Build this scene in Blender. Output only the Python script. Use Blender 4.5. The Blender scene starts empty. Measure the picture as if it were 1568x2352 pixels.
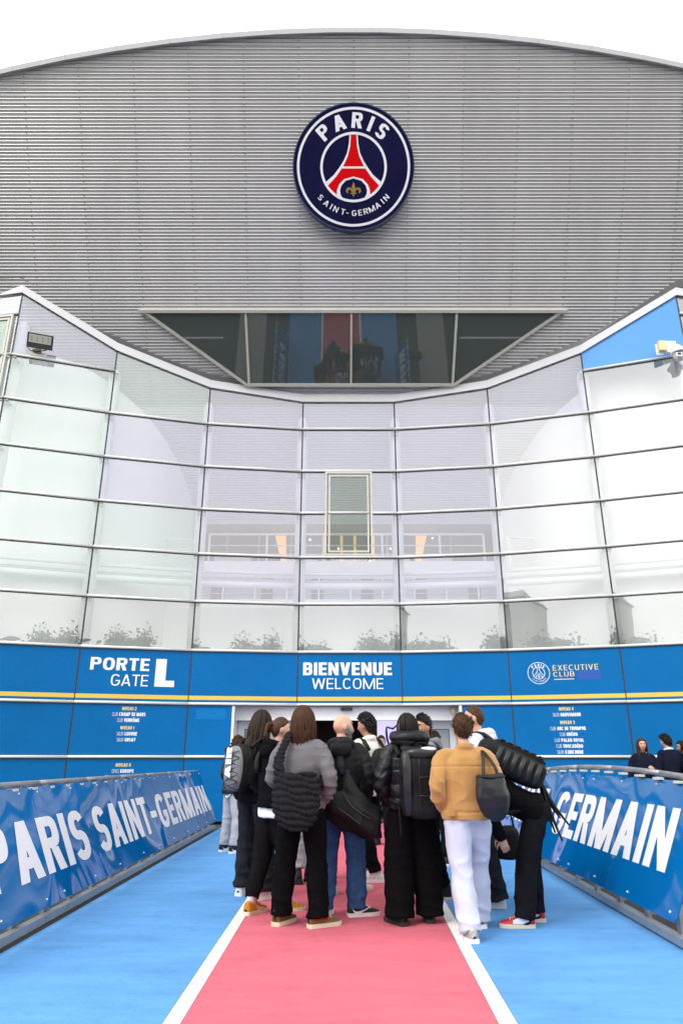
import bpy, bmesh, math, random
import numpy as np
from mathutils import Vector, Matrix
R = math.radians
random.seed(7); rng = np.random.default_rng(7)
sc = bpy.context.scene
COL = sc.collection

# ---------------------------------------------------------------- camera
cam = bpy.data.cameras.new('camera'); cam.sensor_fit = 'VERTICAL'; cam.sensor_height = 36.0
cam.lens = 36.0 * 1598.0 / 2352.0; cam.clip_end = 2000; cam.clip_start = 0.05
camo = bpy.data.objects.new('camera', cam); COL.objects.link(camo)
camo.location = (0, 0, 1.35); camo.rotation_euler = (R(90 + 19.44), 0, 0)
sc.camera = camo

# ---------------------------------------------------------------- sky, sun, exposure (bright overcast day)
SUN_EL, SUN_AZ = 45.0, 226.0
W = bpy.data.worlds.new('World'); sc.world = W; W.use_nodes = True
nt = W.node_tree; N = nt.nodes; L = nt.links
bg = N['Background']; bg.inputs['Strength'].default_value = 0.15
sky = N.new('ShaderNodeTexSky'); sky.sky_type = 'NISHITA'; sky.sun_disc = False
sky.sun_elevation = R(SUN_EL); sky.sun_rotation = R(SUN_AZ); sky.air_density = 1.0; sky.dust_density = 4.0; sky.ozone_density = 1.0
hs = N.new('ShaderNodeHueSaturation'); hs.inputs['Saturation'].default_value = 0.06
L.new(sky.outputs[0], hs.inputs['Color'])
mx = N.new('ShaderNodeMix'); mx.data_type = 'RGBA'; mx.inputs[0].default_value = 0.68   # cloud layer evens the sky out
L.new(hs.outputs[0], mx.inputs[6]); mx.inputs[7].default_value = (14.7, 14.6, 14.3, 1)
L.new(mx.outputs[2], bg.inputs['Color'])
sun = bpy.data.lights.new('sun', 'SUN'); sun.energy = 1.2; sun.angle = R(22); sun.color = (1, 0.97, 0.93)
suno = bpy.data.objects.new('sun', sun); COL.objects.link(suno)
suno.rotation_euler = (R(90 - SUN_EL), 0, R(180 - SUN_AZ) )
sc.view_settings.view_transform = 'Standard'; sc.view_settings.look = 'None'
sc.view_settings.exposure = 0.30; sc.view_settings.gamma = 1.0; sc.view_settings.use_curve_mapping = False
sc.cycles.use_denoising = True
sc.cycles.max_bounces = 8; sc.cycles.transparent_max_bounces = 16
sc.cycles.sample_clamp_indirect = 8
try:
    sc.cycles.denoiser = 'OPENIMAGEDENOISE'
except Exception:
    pass

# ---------------------------------------------------------------- materials
MATS = {}
def mat(name, col, rough=0.6, metal=0.0, var=0.0, scale=6.0, bump=0.0, bscale=60.0, spec=0.5, coat=0.0, stretch=None, var2=None, emit=None, sheen=0.0, rnd=0.0):
    if name in MATS: return MATS[name]
    m = bpy.data.materials.new(name); m.use_nodes = True; t = m.node_tree; n = t.nodes; l = t.links
    b = n['Principled BSDF']; b.inputs['Base Color'].default_value = (*col, 1)
    b.inputs['Roughness'].default_value = rough; b.inputs['Metallic'].default_value = metal
    b.inputs['Specular IOR Level'].default_value = spec; b.inputs['Coat Weight'].default_value = coat
    b.inputs['Coat Roughness'].default_value = 0.05
    if sheen: b.inputs['Sheen Weight'].default_value = sheen
    if emit: b.inputs['Emission Color'].default_value = (*emit[0], 1); b.inputs['Emission Strength'].default_value = emit[1]
    tc = n.new('ShaderNodeTexCoord'); vec = tc.outputs['Object']
    if stretch:
        mp = n.new('ShaderNodeMapping'); mp.inputs['Scale'].default_value = stretch; l.new(vec, mp.inputs[0]); vec = mp.outputs[0]
    if var:
        nz = n.new('ShaderNodeTexNoise'); nz.inputs['Scale'].default_value = scale; nz.inputs['Detail'].default_value = 5; nz.inputs['Roughness'].default_value = 0.65
        l.new(vec, nz.inputs['Vector'])
        cr = n.new('ShaderNodeValToRGB'); e = cr.color_ramp.elements; e[0].position = 0.3; e[1].position = 0.7
        e[0].color = (*[c * (1 - var) for c in col], 1); e[1].color = (*(var2 or [min(1, c * (1 + var)) for c in col]), 1)
        l.new(nz.outputs['Fac'], cr.inputs[0]); l.new(cr.outputs[0], b.inputs['Base Color'])
    if bump:
        nb = n.new('ShaderNodeTexNoise'); nb.inputs['Scale'].default_value = bscale; nb.inputs['Detail'].default_value = 4
        l.new(vec, nb.inputs['Vector'])
        bp = n.new('ShaderNodeBump'); bp.inputs['Strength'].default_value = bump; bp.inputs['Distance'].default_value = 0.01
        l.new(nb.outputs['Fac'], bp.inputs['Height']); l.new(bp.outputs[0], b.inputs['Normal'])
    if rnd:
        oi_ = n.new('ShaderNodeObjectInfo'); hv = n.new('ShaderNodeHueSaturation'); ma = n.new('ShaderNodeMapRange'); ma.inputs['To Min'].default_value = 1 - rnd; ma.inputs['To Max'].default_value = 1 + rnd; l.new(oi_.outputs['Random'], ma.inputs[0]); l.new(ma.outputs[0], hv.inputs['Value'])
        src = b.inputs['Base Color'].links
        if src: l.new(src[0].from_socket, hv.inputs['Color'])
        else: hv.inputs['Color'].default_value = (*col, 1)
        l.new(hv.outputs[0], b.inputs['Base Color'])
    MATS[name] = m; return m
def glass_mat(name, tint, refl, tr, wave=0.004, rough=0.0):
    m = bpy.data.materials.new(name); m.use_nodes = True; t = m.node_tree; n = t.nodes; l = t.links
    n.remove(n['Principled BSDF']); out = n['Material Output']
    tb = n.new('ShaderNodeBsdfTransparent'); tb.inputs[0].default_value = (*tr, 1)
    gl = n.new('ShaderNodeBsdfGlossy'); gl.inputs['Color'].default_value = (*tint, 1); gl.inputs['Roughness'].default_value = rough
    ms = n.new('ShaderNodeMixShader'); ms.inputs[0].default_value = refl
    fr = n.new('ShaderNodeLayerWeight'); fr.inputs['Blend'].default_value = 0.25
    mr = n.new('ShaderNodeMapRange'); mr.inputs['To Min'].default_value = refl; mr.inputs['To Max'].default_value = 0.9
    l.new(fr.outputs['Fresnel'], mr.inputs['Value']); l.new(mr.outputs[0], ms.inputs[0])
    tc = n.new('ShaderNodeTexCoord'); nz = n.new('ShaderNodeTexNoise'); nz.inputs['Scale'].default_value = 0.6; l.new(tc.outputs['Object'], nz.inputs['Vector'])
    bp = n.new('ShaderNodeBump'); bp.inputs['Strength'].default_value = 1.0; bp.inputs['Distance'].default_value = wave
    l.new(nz.outputs['Fac'], bp.inputs['Height']); l.new(bp.outputs[0], gl.inputs['Normal'])
    l.new(tb.outputs[0], ms.inputs[1]); l.new(gl.outputs[0], ms.inputs[2]); l.new(ms.outputs[0], out.inputs['Surface'])
    MATS[name] = m; return m
def worn(m, k=.12, fine=140):
    """fibre speckle and faint soiling multiplied over a material's colour"""
    t = m.node_tree; n = t.nodes; l = t.links; b = n['Principled BSDF']; s = b.inputs['Base Color'].links[0].from_socket; tc = n.new('ShaderNodeTexCoord'); f = []
    for sc_, lo, hi, p0, p1 in ((fine, 1 - k, 1 + k * .6, .3, .7), (1.3, 1 - k * .9, 1.0, .34, .52), (11, 1 - k * .8, 1.03, .25, .45)):
        z = n.new('ShaderNodeTexNoise'); z.inputs['Scale'].default_value = sc_; z.inputs['Detail'].default_value = 6; l.new(tc.outputs['Object'], z.inputs['Vector']); r = n.new('ShaderNodeMapRange')
        for i_, v_ in ((1, p0), (2, p1), (3, lo), (4, hi)): r.inputs[i_].default_value = v_
        l.new(z.outputs['Fac'], r.inputs[0]); f.append(r.outputs[0])
    for q in f:
        h_ = n.new('ShaderNodeHueSaturation'); l.new(s, h_.inputs['Color']); l.new(q, h_.inputs['Value']); s = h_.outputs[0]
    l.new(s, b.inputs['Base Color'])
WHITE = mat('white_print', (0.82, 0.83, 0.86), 0.5)
GOLD = mat('gold_print', (0.72, 0.50, 0.07), 0.5)
GOLDT = mat('pale_gold_print', (0.80, 0.62, 0.22), 0.5)

# ---------------------------------------------------------------- object helpers
def tag(o, label=None, cat=None, group=None, kind=None):
    if label: o['label'] = label
    if cat: o['category'] = cat
    if group: o['group'] = group
    if kind: o['kind'] = kind
    return o
def empty(name, loc=(0, 0, 0), rz=0.0, parent=None):
    o = bpy.data.objects.new(name, None); o.empty_display_size = 0.2; COL.objects.link(o)
    o.location = loc; o.rotation_euler = (0, 0, rz)
    if parent: o.parent = parent
    return o
class MB:
    """collects vertices and faces; build() links them as ONE mesh object"""
    def __init__(s): s.v = []; s.f = []; s.n = 0
    def add(s, v, f):
        v = np.asarray(v, float).reshape(-1, 3); s.v.append(v); b = s.n; s.n += len(v)
        s.f.extend([tuple(int(i) + b for i in q) for q in f]); return s
    def verts(s): return np.concatenate(s.v) if s.v else np.zeros((0, 3))
    def box(s, c, d, rz=0.0, M=None):
        x, y, z = [k / 2 for k in d]
        p = np.array([(a * x, b * y, e * z) for e in (-1, 1) for b in (-1, 1) for a in (-1, 1)], float)
        if M is not None: p = p @ np.array(M).T
        if rz:
            ca, sa = math.cos(rz), math.sin(rz); p = p @ np.array([[ca, sa, 0], [-sa, ca, 0], [0, 0, 1]])
        return s.add(p + np.array(c), [(0, 2, 3, 1), (4, 5, 7, 6), (0, 1, 5, 4), (2, 6, 7, 3), (0, 4, 6, 2), (1, 3, 7, 5)])
    def tube(s, pts, r, k=8, cap=True):
        pts = np.asarray(pts, float); n = len(pts); r = np.broadcast_to(np.asarray(r, float), (n,))
        T = np.gradient(pts, axis=0); T /= np.linalg.norm(T, axis=1)[:, None] + 1e-9
        a = np.array([0, 0, 1.0]) if abs(T[0][2]) < 0.9 else np.array([0, 1.0, 0]); V = []
        u = np.cross(T[0], a); u /= np.linalg.norm(u)
        for i in range(n):
            u = u - T[i] * (u @ T[i]); u /= np.linalg.norm(u) + 1e-9; w = np.cross(T[i], u)
            for j in range(k):
                q = 2 * math.pi * j / k; V.append(pts[i] + r[i] * (math.cos(q) * u + math.sin(q) * w))
        F = [(i * k + j, i * k + (j + 1) % k, (i + 1) * k + (j + 1) % k, (i + 1) * k + j) for i in range(n - 1) for j in range(k)]
        if cap: F += [tuple(range(k - 1, -1, -1)), tuple((n - 1) * k + j for j in range(k))]
        return s.add(V, F)
    def prism(s, poly, M, d0, d1):
        """polygon (2D) in frame M=(origin, ux, uy, n) from depth d0 to d1"""
        o, ux, uy, nn = [np.array(q, float) for q in M]; k = len(poly)
        V = [o + ux * a + uy * b + nn * d for d in (d0, d1) for a, b in poly]
        return s.add(V, [tuple(range(k - 1, -1, -1)), tuple(range(k, 2 * k))] + [(i, (i + 1) % k, k + (i + 1) % k, k + i) for i in range(k)])
    def build(s, name, m, parent=None, smooth=False, loc=None):
        me = bpy.data.meshes.new(name); V = s.verts()
        me.from_pydata(V.tolist(), [], s.f); me.update()
        if smooth: me.polygons.foreach_set('use_smooth', [True] * len(me.polygons))
        if m: me.materials.append(m)
        o = bpy.data.objects.new(name, me); COL.objects.link(o)
        if parent: o.parent = parent
        if loc is not None: o.location = loc
        return o
def boxo(name, c, d, m, parent=None, rz=0.0, M=None, bev=0.0):
    o = MB().box((0, 0, 0), d, rz, M).build(name, m, parent, loc=c)
    if bev:
        b = o.modifiers.new('b', 'BEVEL'); b.width = bev; b.segments = 2; b.limit_method = 'ANGLE'
    return o
def ico(r=1.0, sub=1):
    bm = bmesh.new(); bmesh.ops.create_icosphere(bm, subdivisions=sub, radius=r)
    v = np.array([q.co[:] for q in bm.verts]); f = [tuple(x.index for x in q.verts) for q in bm.faces]; bm.free(); return v, f
ICO1, ICO2 = ico(1, 1), ico(1, 2)

# ---------------------------------------------------------------- block lettering (own strokes, one mesh per line of text)
def ring(cx, cy, rx, ry, a0, a1, tx, ty, p=2.6, n=None):
    n = n or max(6, int(abs(a1 - a0) / 12)); A = np.radians(np.linspace(a0, a1, n + 1)); q = 2 / p
    c, s = np.cos(A), np.sin(A); C = np.sign(c) * np.abs(c) ** q; S = np.sign(s) * np.abs(s) ** q
    o = np.stack([cx + rx * C, cy + ry * S], 1); i = np.stack([cx + (rx - tx) * C, cy + (ry - ty) * S], 1)
    return ('strip', o, i)
def rect(x0, y0, x1, y1): return ('poly', [(x0, y0), (x1, y0), (x1, y1), (x0, y1)])
def para(x0, y0, x1, y1, t): return ('poly', [(x0, y0), (x0 + t, y0), (x1 + t, y1), (x1, y1)])
def glyph(ch, t):
    h = t * 0.86; d = t * 1.08; g = []; acc = None
    if ch in 'ÉÔ': acc = ch; ch = {'É': 'E', 'Ô': 'O'}[ch]
    w = {'I': t, 'M': 0.90, 'W': 1.0, 'A': 0.68, 'V': 0.66, 'E': 0.52, 'L': 0.48, 'F': 0.5, 'T': 0.56, 'O': 0.66, 'G': 0.66, 'C': 0.64, 'N': 0.66, 'D': 0.62, 'H': 0.64,
         '-': 0.30, ' ': 0.26, '1': 0.30, 'X': 0.64, 'Y': 0.62, 'S': 0.58}.get(ch, 0.60)
    if t < 0.14: w *= 1.05
    if ch == 'I': g = [rect(0, 0, t, 1)]
    elif ch == 'L': g = [rect(0, 0, t, 1), rect(t, 0, w, h)]
    elif ch == 'E': g = [rect(0, 0, t, 1), rect(t, 0, w, h), rect(t, 1 - h, w, 1), rect(t, .5 - h / 2, w * .93, .5 + h / 2)]
    elif ch == 'F': g = [rect(0, 0, t, 1), rect(t, 1 - h, w, 1), rect(t, .5 - h / 2, w * .93, .5 + h / 2)]
    elif ch == 'T': g = [rect(0, 1 - h, w, 1), rect(w / 2 - t / 2, 0, w / 2 + t / 2, 1 - h)]
    elif ch == 'H': g = [rect(0, 0, t, 1), rect(w - t, 0, w, 1), rect(t, .5 - h / 2, w - t, .5 + h / 2)]
    elif ch in 'O0': g = [ring(w / 2, .5, w / 2, .5, 0, 360, t, h)]
    elif ch == 'C': g = [ring(w / 2, .5, w / 2, .5, 38, 322, t, h)]
    elif ch == 'G': g = [ring(w / 2, .5, w / 2, .5, 38, 335, t, h), rect(w * .52, .5 - h, w, .5), rect(w - t, .22, w, .5 - h)]
    elif ch == 'U': g = [rect(0, .32, t, 1), rect(w - t, .32, w, 1), ring(w / 2, .32, w / 2, .32, 180, 360, t, h)]
    elif ch == 'D': g = [rect(0, 0, t, 1), rect(t, 0, w * .5, h), rect(t, 1 - h, w * .5, 1), ring(w * .5, .5, w * .5, .5, -90, 90, t, h)]
    elif ch in 'PR':
        g = [rect(0, 0, t, 1), rect(t, 1 - h, w * .55, 1), rect(t, .42, w * .55, .42 + h), ring(w * .55, .71, w * .45, .29, -90, 90, t, h)]
        if ch == 'R': g.append(para(w - d * 1.02, 0, w * .42, .42, d))
    elif ch == 'B':
        g = [rect(0, 0, t, 1), rect(t, 1 - h, w * .55, 1), rect(t, .5 - h / 2, w * .55, .5 + h / 2), rect(t, 0, w * .55, h),
             ring(w * .55, .75 - h / 4, w * .42, .25 + h / 4, -90, 90, t, h), ring(w * .55, .25 + h / 4, w * .45, .25 + h / 4, -90, 90, t, h)]
    elif ch == 'S':
        ry = (1 + h) / 4; g = [ring(w / 2, 1 - ry, w / 2, ry, 22, 270, t, h, 2.3), ring(w / 2, ry, w / 2, ry, 90, -158, t, h, 2.3)]
    elif ch == 'A': g = [para(0, 0, w / 2 - d * .55, 1, d), para(w - d, 0, w / 2 - d * .45, 1, d), rect(w * .24, .2, w * .76, .2 + h)]
    elif ch == 'V': g = [para(w / 2 - d * .55, 0, 0, 1, d), para(w / 2 - d * .45, 0, w - d, 1, d)]
    elif ch == 'N': g = [rect(0, 0, t, 1), rect(w - t, 0, w, 1), para(w - t * 1.02, 0, 0, 1, t * 1.02)]
    elif ch == 'M': g = [rect(0, 0, t, 1), rect(w - t, 0, w, 1), para(w / 2 - t * .6, 0, 0, 1, t * 1.1), para(w / 2 - t * .5, 0, w - t * 1.1, 1, t * 1.1)]
    elif ch == 'W': g = [para(w * .25 - d * .5, 0, 0, 1, d), para(w * .25 - d * .5, 0, w * .5 - d / 2, 1, d), para(w * .75 - d * .5, 0, w * .5 - d / 2, 1, d), para(w * .75 - d * .5, 0, w - d, 1, d)]
    elif ch == 'X': g = [para(0, 0, w - d, 1, d), para(w - d, 0, 0, 1, d)]
    elif ch == 'Y': g = [rect(w / 2 - t / 2, 0, w / 2 + t / 2, .45), para(w / 2 - d / 2, .4, 0, 1, d), para(w / 2 - d / 2, .4, w - d, 1, d)]
    elif ch == '-': g = [rect(0, .38, w, .38 + h)]
    elif ch == '1': g = [rect(w - t, 0, w, 1), para(0, .72, w - t, 1, t * .8)]
    elif ch == '2': g = [ring(w / 2, .7, w / 2, .3, -20, 180, t, h), para(0, h, w - d, .62, d), rect(0, 0, w, h)]
    elif ch == '3': g = [ring(w / 2, .73, w / 2, .27, -90, 150, t, h), ring(w / 2, .28, w / 2, .28, -150, 90, t, h)]
    elif ch == '4': g = [rect(w * .62, 0, w * .62 + t, 1), rect(0, .2, w, .2 + h), para(0, .2, w * .62 - t * .2, 1, t * .9)]
    if acc == 'É': g.append(para(w * .35, 1.08, w * .5, 1.28, t))
    if acc == 'Ô': g += [para(w * .2, 1.08, w * .5 - t / 2, 1.28, t * .8), para(w * .8 - t * .8, 1.08, w * .5 - t * .3, 1.28, t * .8)]
    return g, w
def put(mb, g, f, k0=0):
    for k, q in enumerate(g):
        dz = (k + k0) * 0.00025
        if q[0] == 'poly': mb.add([f(a, b, dz) for a, b in q[1]], [tuple(range(len(q[1])))])
        else:
            o, i = q[1], q[2]; n = len(o)
            mb.add([f(a, b, dz) for a, b in o] + [f(a, b, dz) for a, b in i], [(j, j + 1, n + j + 1, n + j) for j in range(n - 1)])
def text(name, body, t, M, x0, x1, y0, y1, m, parent, off=0.004, track=0.13, skew=0.0, mb=None):
    """body set between x0..x1 and y0..y1 of frame M"""
    o, ux, uy, nn = [np.array(q, float) for q in M]; gl = [glyph(c, t) for c in body]
    tot = sum(w for _, w in gl) + track * (len(gl) - 1); sx = (x1 - x0) / tot; sy = y1 - y0; x = 0; own = mb is None; mb = mb or MB()
    for g, w in gl:
        put(mb, g, lambda a, b, dz: o + ux * (x0 + (x + a + skew * b) * sx) + uy * (y0 + b * sy) + nn * (off + dz)); x += w + track
    return mb.build(name, m, parent) if own else None
def arc_text(name, letters, t, M, r, hgt, wid, m, parent, off, outward=True, mb=None):
    """letters: list of (char, angle from up, clockwise degrees) on a circle of radius r (baseline)"""
    o, ux, uy, nn = [np.array(q, float) for q in M]; own = mb is None; mb = mb or MB()
    for ch, a in letters:
        g, w = glyph(ch, t); a = R(a); d = np.array([math.sin(a), math.cos(a)]); s = np.array([math.cos(a), -math.sin(a)])
        if not outward: s = -s
        def f(p, q, dz, w=w):
            rad = r + (q * hgt if outward else -q * hgt); P = d * rad + s * (p - w / 2) * wid
            return o + ux * P[0] + uy * P[1] + nn * (off + dz)
        put(mb, g, f)
    return mb.build(name, m, parent) if own else None
# ================================================================ GROUND
asph = mat('asphalt', (0.055, 0.058, 0.06), 0.85, var=0.25, scale=3, bump=0.3, bscale=120)
paving = mat('pale_paving', (0.33, 0.33, 0.32), 0.8, var=0.12, scale=2, bump=0.2, bscale=90)
carpB = mat('blue_carpet', (0.112, 0.300, 0.61), 0.95, var=0.09, scale=2.6, bump=0.5, bscale=55, spec=0.05, stretch=(.45, 1.8, 1))
carpR = mat('rose_carpet', (0.58, 0.135, 0.18), 0.95, var=0.085, scale=2.6, bump=0.5, bscale=55, spec=0.05, stretch=(.45, 1.8, 1))
worn(carpB); worn(carpR)
carpW = mat('white_carpet_line', (0.78, 0.78, 0.77), 0.9, var=0.07, scale=6, spec=0.1); worn(carpW, .06)
def sheet(name, pts, z, m, kind='structure'):
    o = MB().add([(x, y, z) for x, y in pts], [tuple(range(len(pts)))]).build(name, m); return tag(o, kind=kind)
sheet('ground', [(-150, -150), (150, -150), (150, 150), (-150, 150)], -0.012, asph)
sheet('pavement', [(3.6, -12), (4.9, -12), (4.9, 14.4), (3.6, 14.4)], -0.006, paving)
sheet('pavement', [(-4.9, -12), (-3.6, -12), (-3.6, 14.4), (-4.9, 14.4)], -0.006, paving)
carpet_pieces = [('blue_carpet', [(-2.52, -8), (-.965, -8), (-.965, 16.3), (-2.46, 16.2)], carpB), ('white_line', [(-.962, -8), (-.868, -8), (-.868, 16.4), (-.962, 16.3)], carpW),
                 ('red_carpet', [(-.865, -8), (.797, -8), (.842, 4.4), (.932, 7.8), (.98, 16.5), (-.865, 16.5)], carpR), ('white_line', [(.80, -8), (.90, -8), (.944, 4.4), (1.028, 7.8), (1.08, 16.5), (.983, 16.5), (.935, 7.8), (.845, 4.4)], carpW),
                 ('blue_carpet', [(.903, -8), (2.52, -8), (2.66, 7), (2.72, 16.2), (1.083, 16.5), (1.031, 7.8), (.947, 4.4)], carpB)]
for nm, pts, m in carpet_pieces: sheet(nm, pts, 0.0, m)
for k in range(5):     # painted parking bay lines beside the forecourt
    for sx in (-1, 1): sheet('road_marking', [(sx * 5.6, -3 + 2.6 * k), (sx * 8.6, -3 + 2.6 * k), (sx * 8.6, -2.88 + 2.6 * k), (sx * 5.6, -2.88 + 2.6 * k)], -0.004, carpW)

# ================================================================ STADIUM: corrugated leaning front
DS = 0.01; S_ = np.arange(-4.2, 9.6, DS); lam = np.radians(np.where(S_ < 0, 50., 25 + 25 * np.exp(-np.maximum(S_, 0) / 2.5)))
i0 = int(np.argmin(np.abs(S_)));
Yp = -np.cumsum(np.sin(lam) * DS); Yp = Yp - Yp[i0] + 16.67
Zp = np.cumsum(np.cos(lam) * DS); Zp = Zp - Zp[i0] + 10.32
def skin(s, d=0.0):
    """point (Y, Z) of the front at arc length s, pushed out by d"""
    y, z, l = np.interp(s, S_, Yp), np.interp(s, S_, Zp), np.interp(s, S_, lam)
    return y - d * np.cos(l), z - d * np.sin(l)
def s_of_z(z): return float(np.interp(z, Zp, S_))
def roof_s(x): return 8.925 - 0.0128 * (x - .32) ** 2
stadium = tag(empty('stadium', (0.3, 16.5, 0)), 'grey corrugated stadium front leaning out above the glass entrance hall', 'stadium')
steel = mat('ribbed_steel', (0.50, 0.495, 0.495), 0.42, metal=0.5, var=0.06, scale=1.0, stretch=(2.2, .3, .3), rnd=.02)
brightened = mat('brightened_rib_steel', (0.70, 0.70, 0.74), 0.5, var=0.03, scale=1, rnd=.03)  # same ribbed steel, colour lightened where too little daylight reaches it indoors
fascia_m = mat('fascia_steel', (0.55, 0.55, 0.56), 0.45, metal=0.3, var=0.04, scale=2)
PITCH = 0.0811
def to(o): return np.array(o) - np.array([0.3, 16.5, 0])
nr = int((9.2 + 3.8) / PITCH); prof = []
for k in range(nr):
    s0 = -3.8 + k * PITCH
    for a, d in ((0.0, 0.0), (0.13, 0.0), (0.17, 0.036), (0.52, 0.024), (0.62, 0.030), (0.96, 0.036)): prof.append((s0 + a * PITCH, d))
SEAMS = [0.3 + 1.335 * k for k in range(-9, 10)]
fix = MB()
for x0, x1 in zip(SEAMS[:-1], SEAMS[1:]):
    mb = MB(); smax = [roof_s(x0), roof_s(x1)]; xs = (x0, x1 + 0.008)
    V = []
    for s, d in prof:
        for x, sm in zip(xs, smax):
            y, z = skin(min(s, sm), d + (0.0012 if x == xs[0] else 0)); V.append(to((x, y, z)))
    kin = int(3.8 / PITCH) * 6      # below the flashing the sheets run on indoors, colour lightened for weak indoor light
    mb.add(V[2 * kin:], [(2 * i, 2 * i + 1, 2 * i + 3, 2 * i + 2) for i in range(len(prof) - 1 - kin)]); mb.build('cladding_panel', steel, stadium)
    V = []
    for k in range(kin // 6 + 1):
        for a, d in ((0.0, 0.0), (.26, 0.0), (.34, .026), (.92, .026)):
            for x in xs: V.append(to((x, *skin(-3.8 + (k + a) * PITCH, d + (.0012 if x == xs[0] else 0)))))
    kin = len(V) // 2 - 1
    if abs(x0) < 8: MB().add(V, [(2 * i, 2 * i + 1, 2 * i + 3, 2 * i + 2) for i in range(kin)]).build('indoor_cladding_panel', brightened, stadium)
    for k in range(0, nr, 2):
        s = -3.8 + (k + .62) * PITCH
        if .4 < s < smax[0] - .1:
            y, z = skin(s, 0.036); fix.add(ICO1[0] * .013 + to((x0, y, z)), ICO1[1])
o = fix.build('cladding_screws', mat('dark_screw', (.05, .05, .05), .5), stadium); o['kind'] = 'stuff'
# roof edge
edge = np.linspace(-11.7, 12.3, 20)
for x0, x1 in zip(edge[:-1], edge[1:]):
    V = []
    for x in (x0 + .002, x1 - .002):
        s = roof_s(x)
        for ds, d in ((-.05, .02), (-.05, .13), (.06, .13), (.10, -.9)): y, z = skin(s + ds, d); V.append(to((x, y, z)))
    MB().add(V, [(0, 4, 5, 1), (1, 5, 6, 2), (2, 6, 7, 3), (0, 1, 2, 3), (7, 6, 5, 4)]).build('roof_fascia', fascia_m, stadium)
V = []
for x in np.linspace(-11.7, 12.3, 13):
    y, z = skin(roof_s(x) - .05, .1); V += [to((x, y + .25, z)), to((x, y + 14, z + 1.5))]
MB().add(V, [(2 * i, 2 * i + 2, 2 * i + 3, 2 * i + 1) for i in range(12)]).build('roof', fascia_m, stadium)
# strip window set in the front
mirror = bpy.data.materials.new('dark_mirror_glass'); mirror.use_nodes = True
_n = mirror.node_tree.nodes; _l = mirror.node_tree.links; _b = _n['Principled BSDF']; _b.inputs['Base Color'].default_value = (.040, .052, .048, 1); _b.inputs['Roughness'].default_value = .6
_g = _n.new('ShaderNodeBsdfGlossy'); _g.inputs['Roughness'].default_value = 0.0; _g.inputs['Color'].default_value = (.92, 1, .97, 1)
_m = _n.new('ShaderNodeMixShader'); _m.inputs[0].default_value = .062; _l.new(_b.outputs[0], _m.inputs[1]); _l.new(_g.outputs[0], _m.inputs[2]); _l.new(_m.outputs[0], _n['Material Output'].inputs['Surface'])
framec = mat('cream_frame', (0.52, 0.51, 0.45), 0.45, var=0.06, scale=4)
win = boxo('window', (0, 0, 0), (.01, .01, .01), framec, stadium)
yb, zb = skin(.54, .07); yt, zt = skin(2.35, .085); yb -= .05; zb -= .02; yt -= .10
def wp(x, t, d=0.0):
    q = np.array([x, yb + (yt - yb) * t, zb + (zt - zb) * t]); e = np.array([yt - yb, zt - zb]); e /= np.linalg.norm(e)
    return to(q + d * np.array([0, -e[1], e[0]]))
bpy.data.objects.remove(win)
win = MB()
def bar(mb, p, q, w, d0=-.03, d1=.05):
    """frame bar between window points p and q (x, t)"""
    a, b = np.array(p, float), np.array(q, float); Lw = np.hypot(yt - yb, zt - zb); dd = (b - a) * [1, Lw]; dd /= np.linalg.norm(dd); n2 = np.array([-dd[1], dd[0]]) * w / 2 / np.array([1, Lw])
    c = [a - n2, b - n2, b + n2, a + n2]; V = [wp(x, t, d) for d in (d0, d1) for x, t in c]
    mb.add(V, [(3, 2, 1, 0), (4, 5, 6, 7), (0, 1, 5, 4), (1, 2, 6, 5), (2, 3, 7, 6), (3, 0, 4, 7)])
bar(win, (-5.15, 1.0), (5.73, 1.0), .075, -.20, .08)
wo = win.build('window', framec, stadium)
for p, q, w, d in (((-2.49, .0), (2.96, .0), .075, .055), ((-2.49, -.0), (-4.98, .985), .07, .05), ((2.96, 0), (5.555, .985), .07, .05), ((-2.43, .0), (-2.43, 1), .06, .045), ((.25, .0), (.25, 1), .05, .045), ((2.92, .0), (2.92, 1), .06, .045)):
    mb = MB(); bar(mb, p, q, w, -.03, d); mb.build('window_frame', framec, wo)
for pl in ([(-2.40, .02), (.22, .02), (.22, .97), (-2.40, .97)], [(.28, .02), (2.89, .02), (2.89, .97), (.28, .97)], [(-2.46, .03), (-2.46, .97), (-4.85, .97)], [(2.95, .03), (5.42, .97), (2.95, .97)]):
    V = [wp(x, t, 0.0) for x, t in pl] + [wp(x, t, -.02) for x, t in pl]; k = len(pl)
    MB().add(V, [tuple(range(k)), tuple(range(2 * k - 1, k - 1, -1))] + [(i, k + i, k + (i + 1) % k, (i + 1) % k) for i in range(k)]).build('window_pane', mirror, wo)

# ================================================================ GLASS ENTRANCE HALL
J = [(-11.6, 15.35), (-8.08, 14.80), (-5.79, 15.58), (-3.45, 16.20), (-1.02, 16.52), (1.40, 16.52), (3.83, 16.20), (6.17, 15.58), (8.46, 14.80), (11.9, 15.4)]
HALL = np.array([0.2, 16.5, 0.0])
hall = tag(empty('entrance_hall', HALL), 'curved glass entrance hall with blue panels and sliding doors below its panes', 'entrance hall')
RZ = [1.37, 2.495, 3.69, 4.835, 6.0, 7.15, 8.295, 9.49, 10.68, 11.85]
JTOP = [12.35, 12.50, 11.30, 10.57, 10.32, 10.32, 10.56, 11.23, 12.42, 12.3]     # top of the glass at each joint
railm = mat('white_aluminium', (0.74, 0.74, 0.70), 0.3, var=0.03, scale=3)
mull = mat('black_gasket', (0.025, 0.027, 0.035), 0.5)
bluep = mat('blue_panel', (0.0004, 0.130, 0.375), 0.5, var=0.06, scale=0.6, spec=0.12)
bluel = mat('light_blue_panel', (0.075, 0.30, 0.68), 0.4, var=0.04, scale=0.8)
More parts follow.
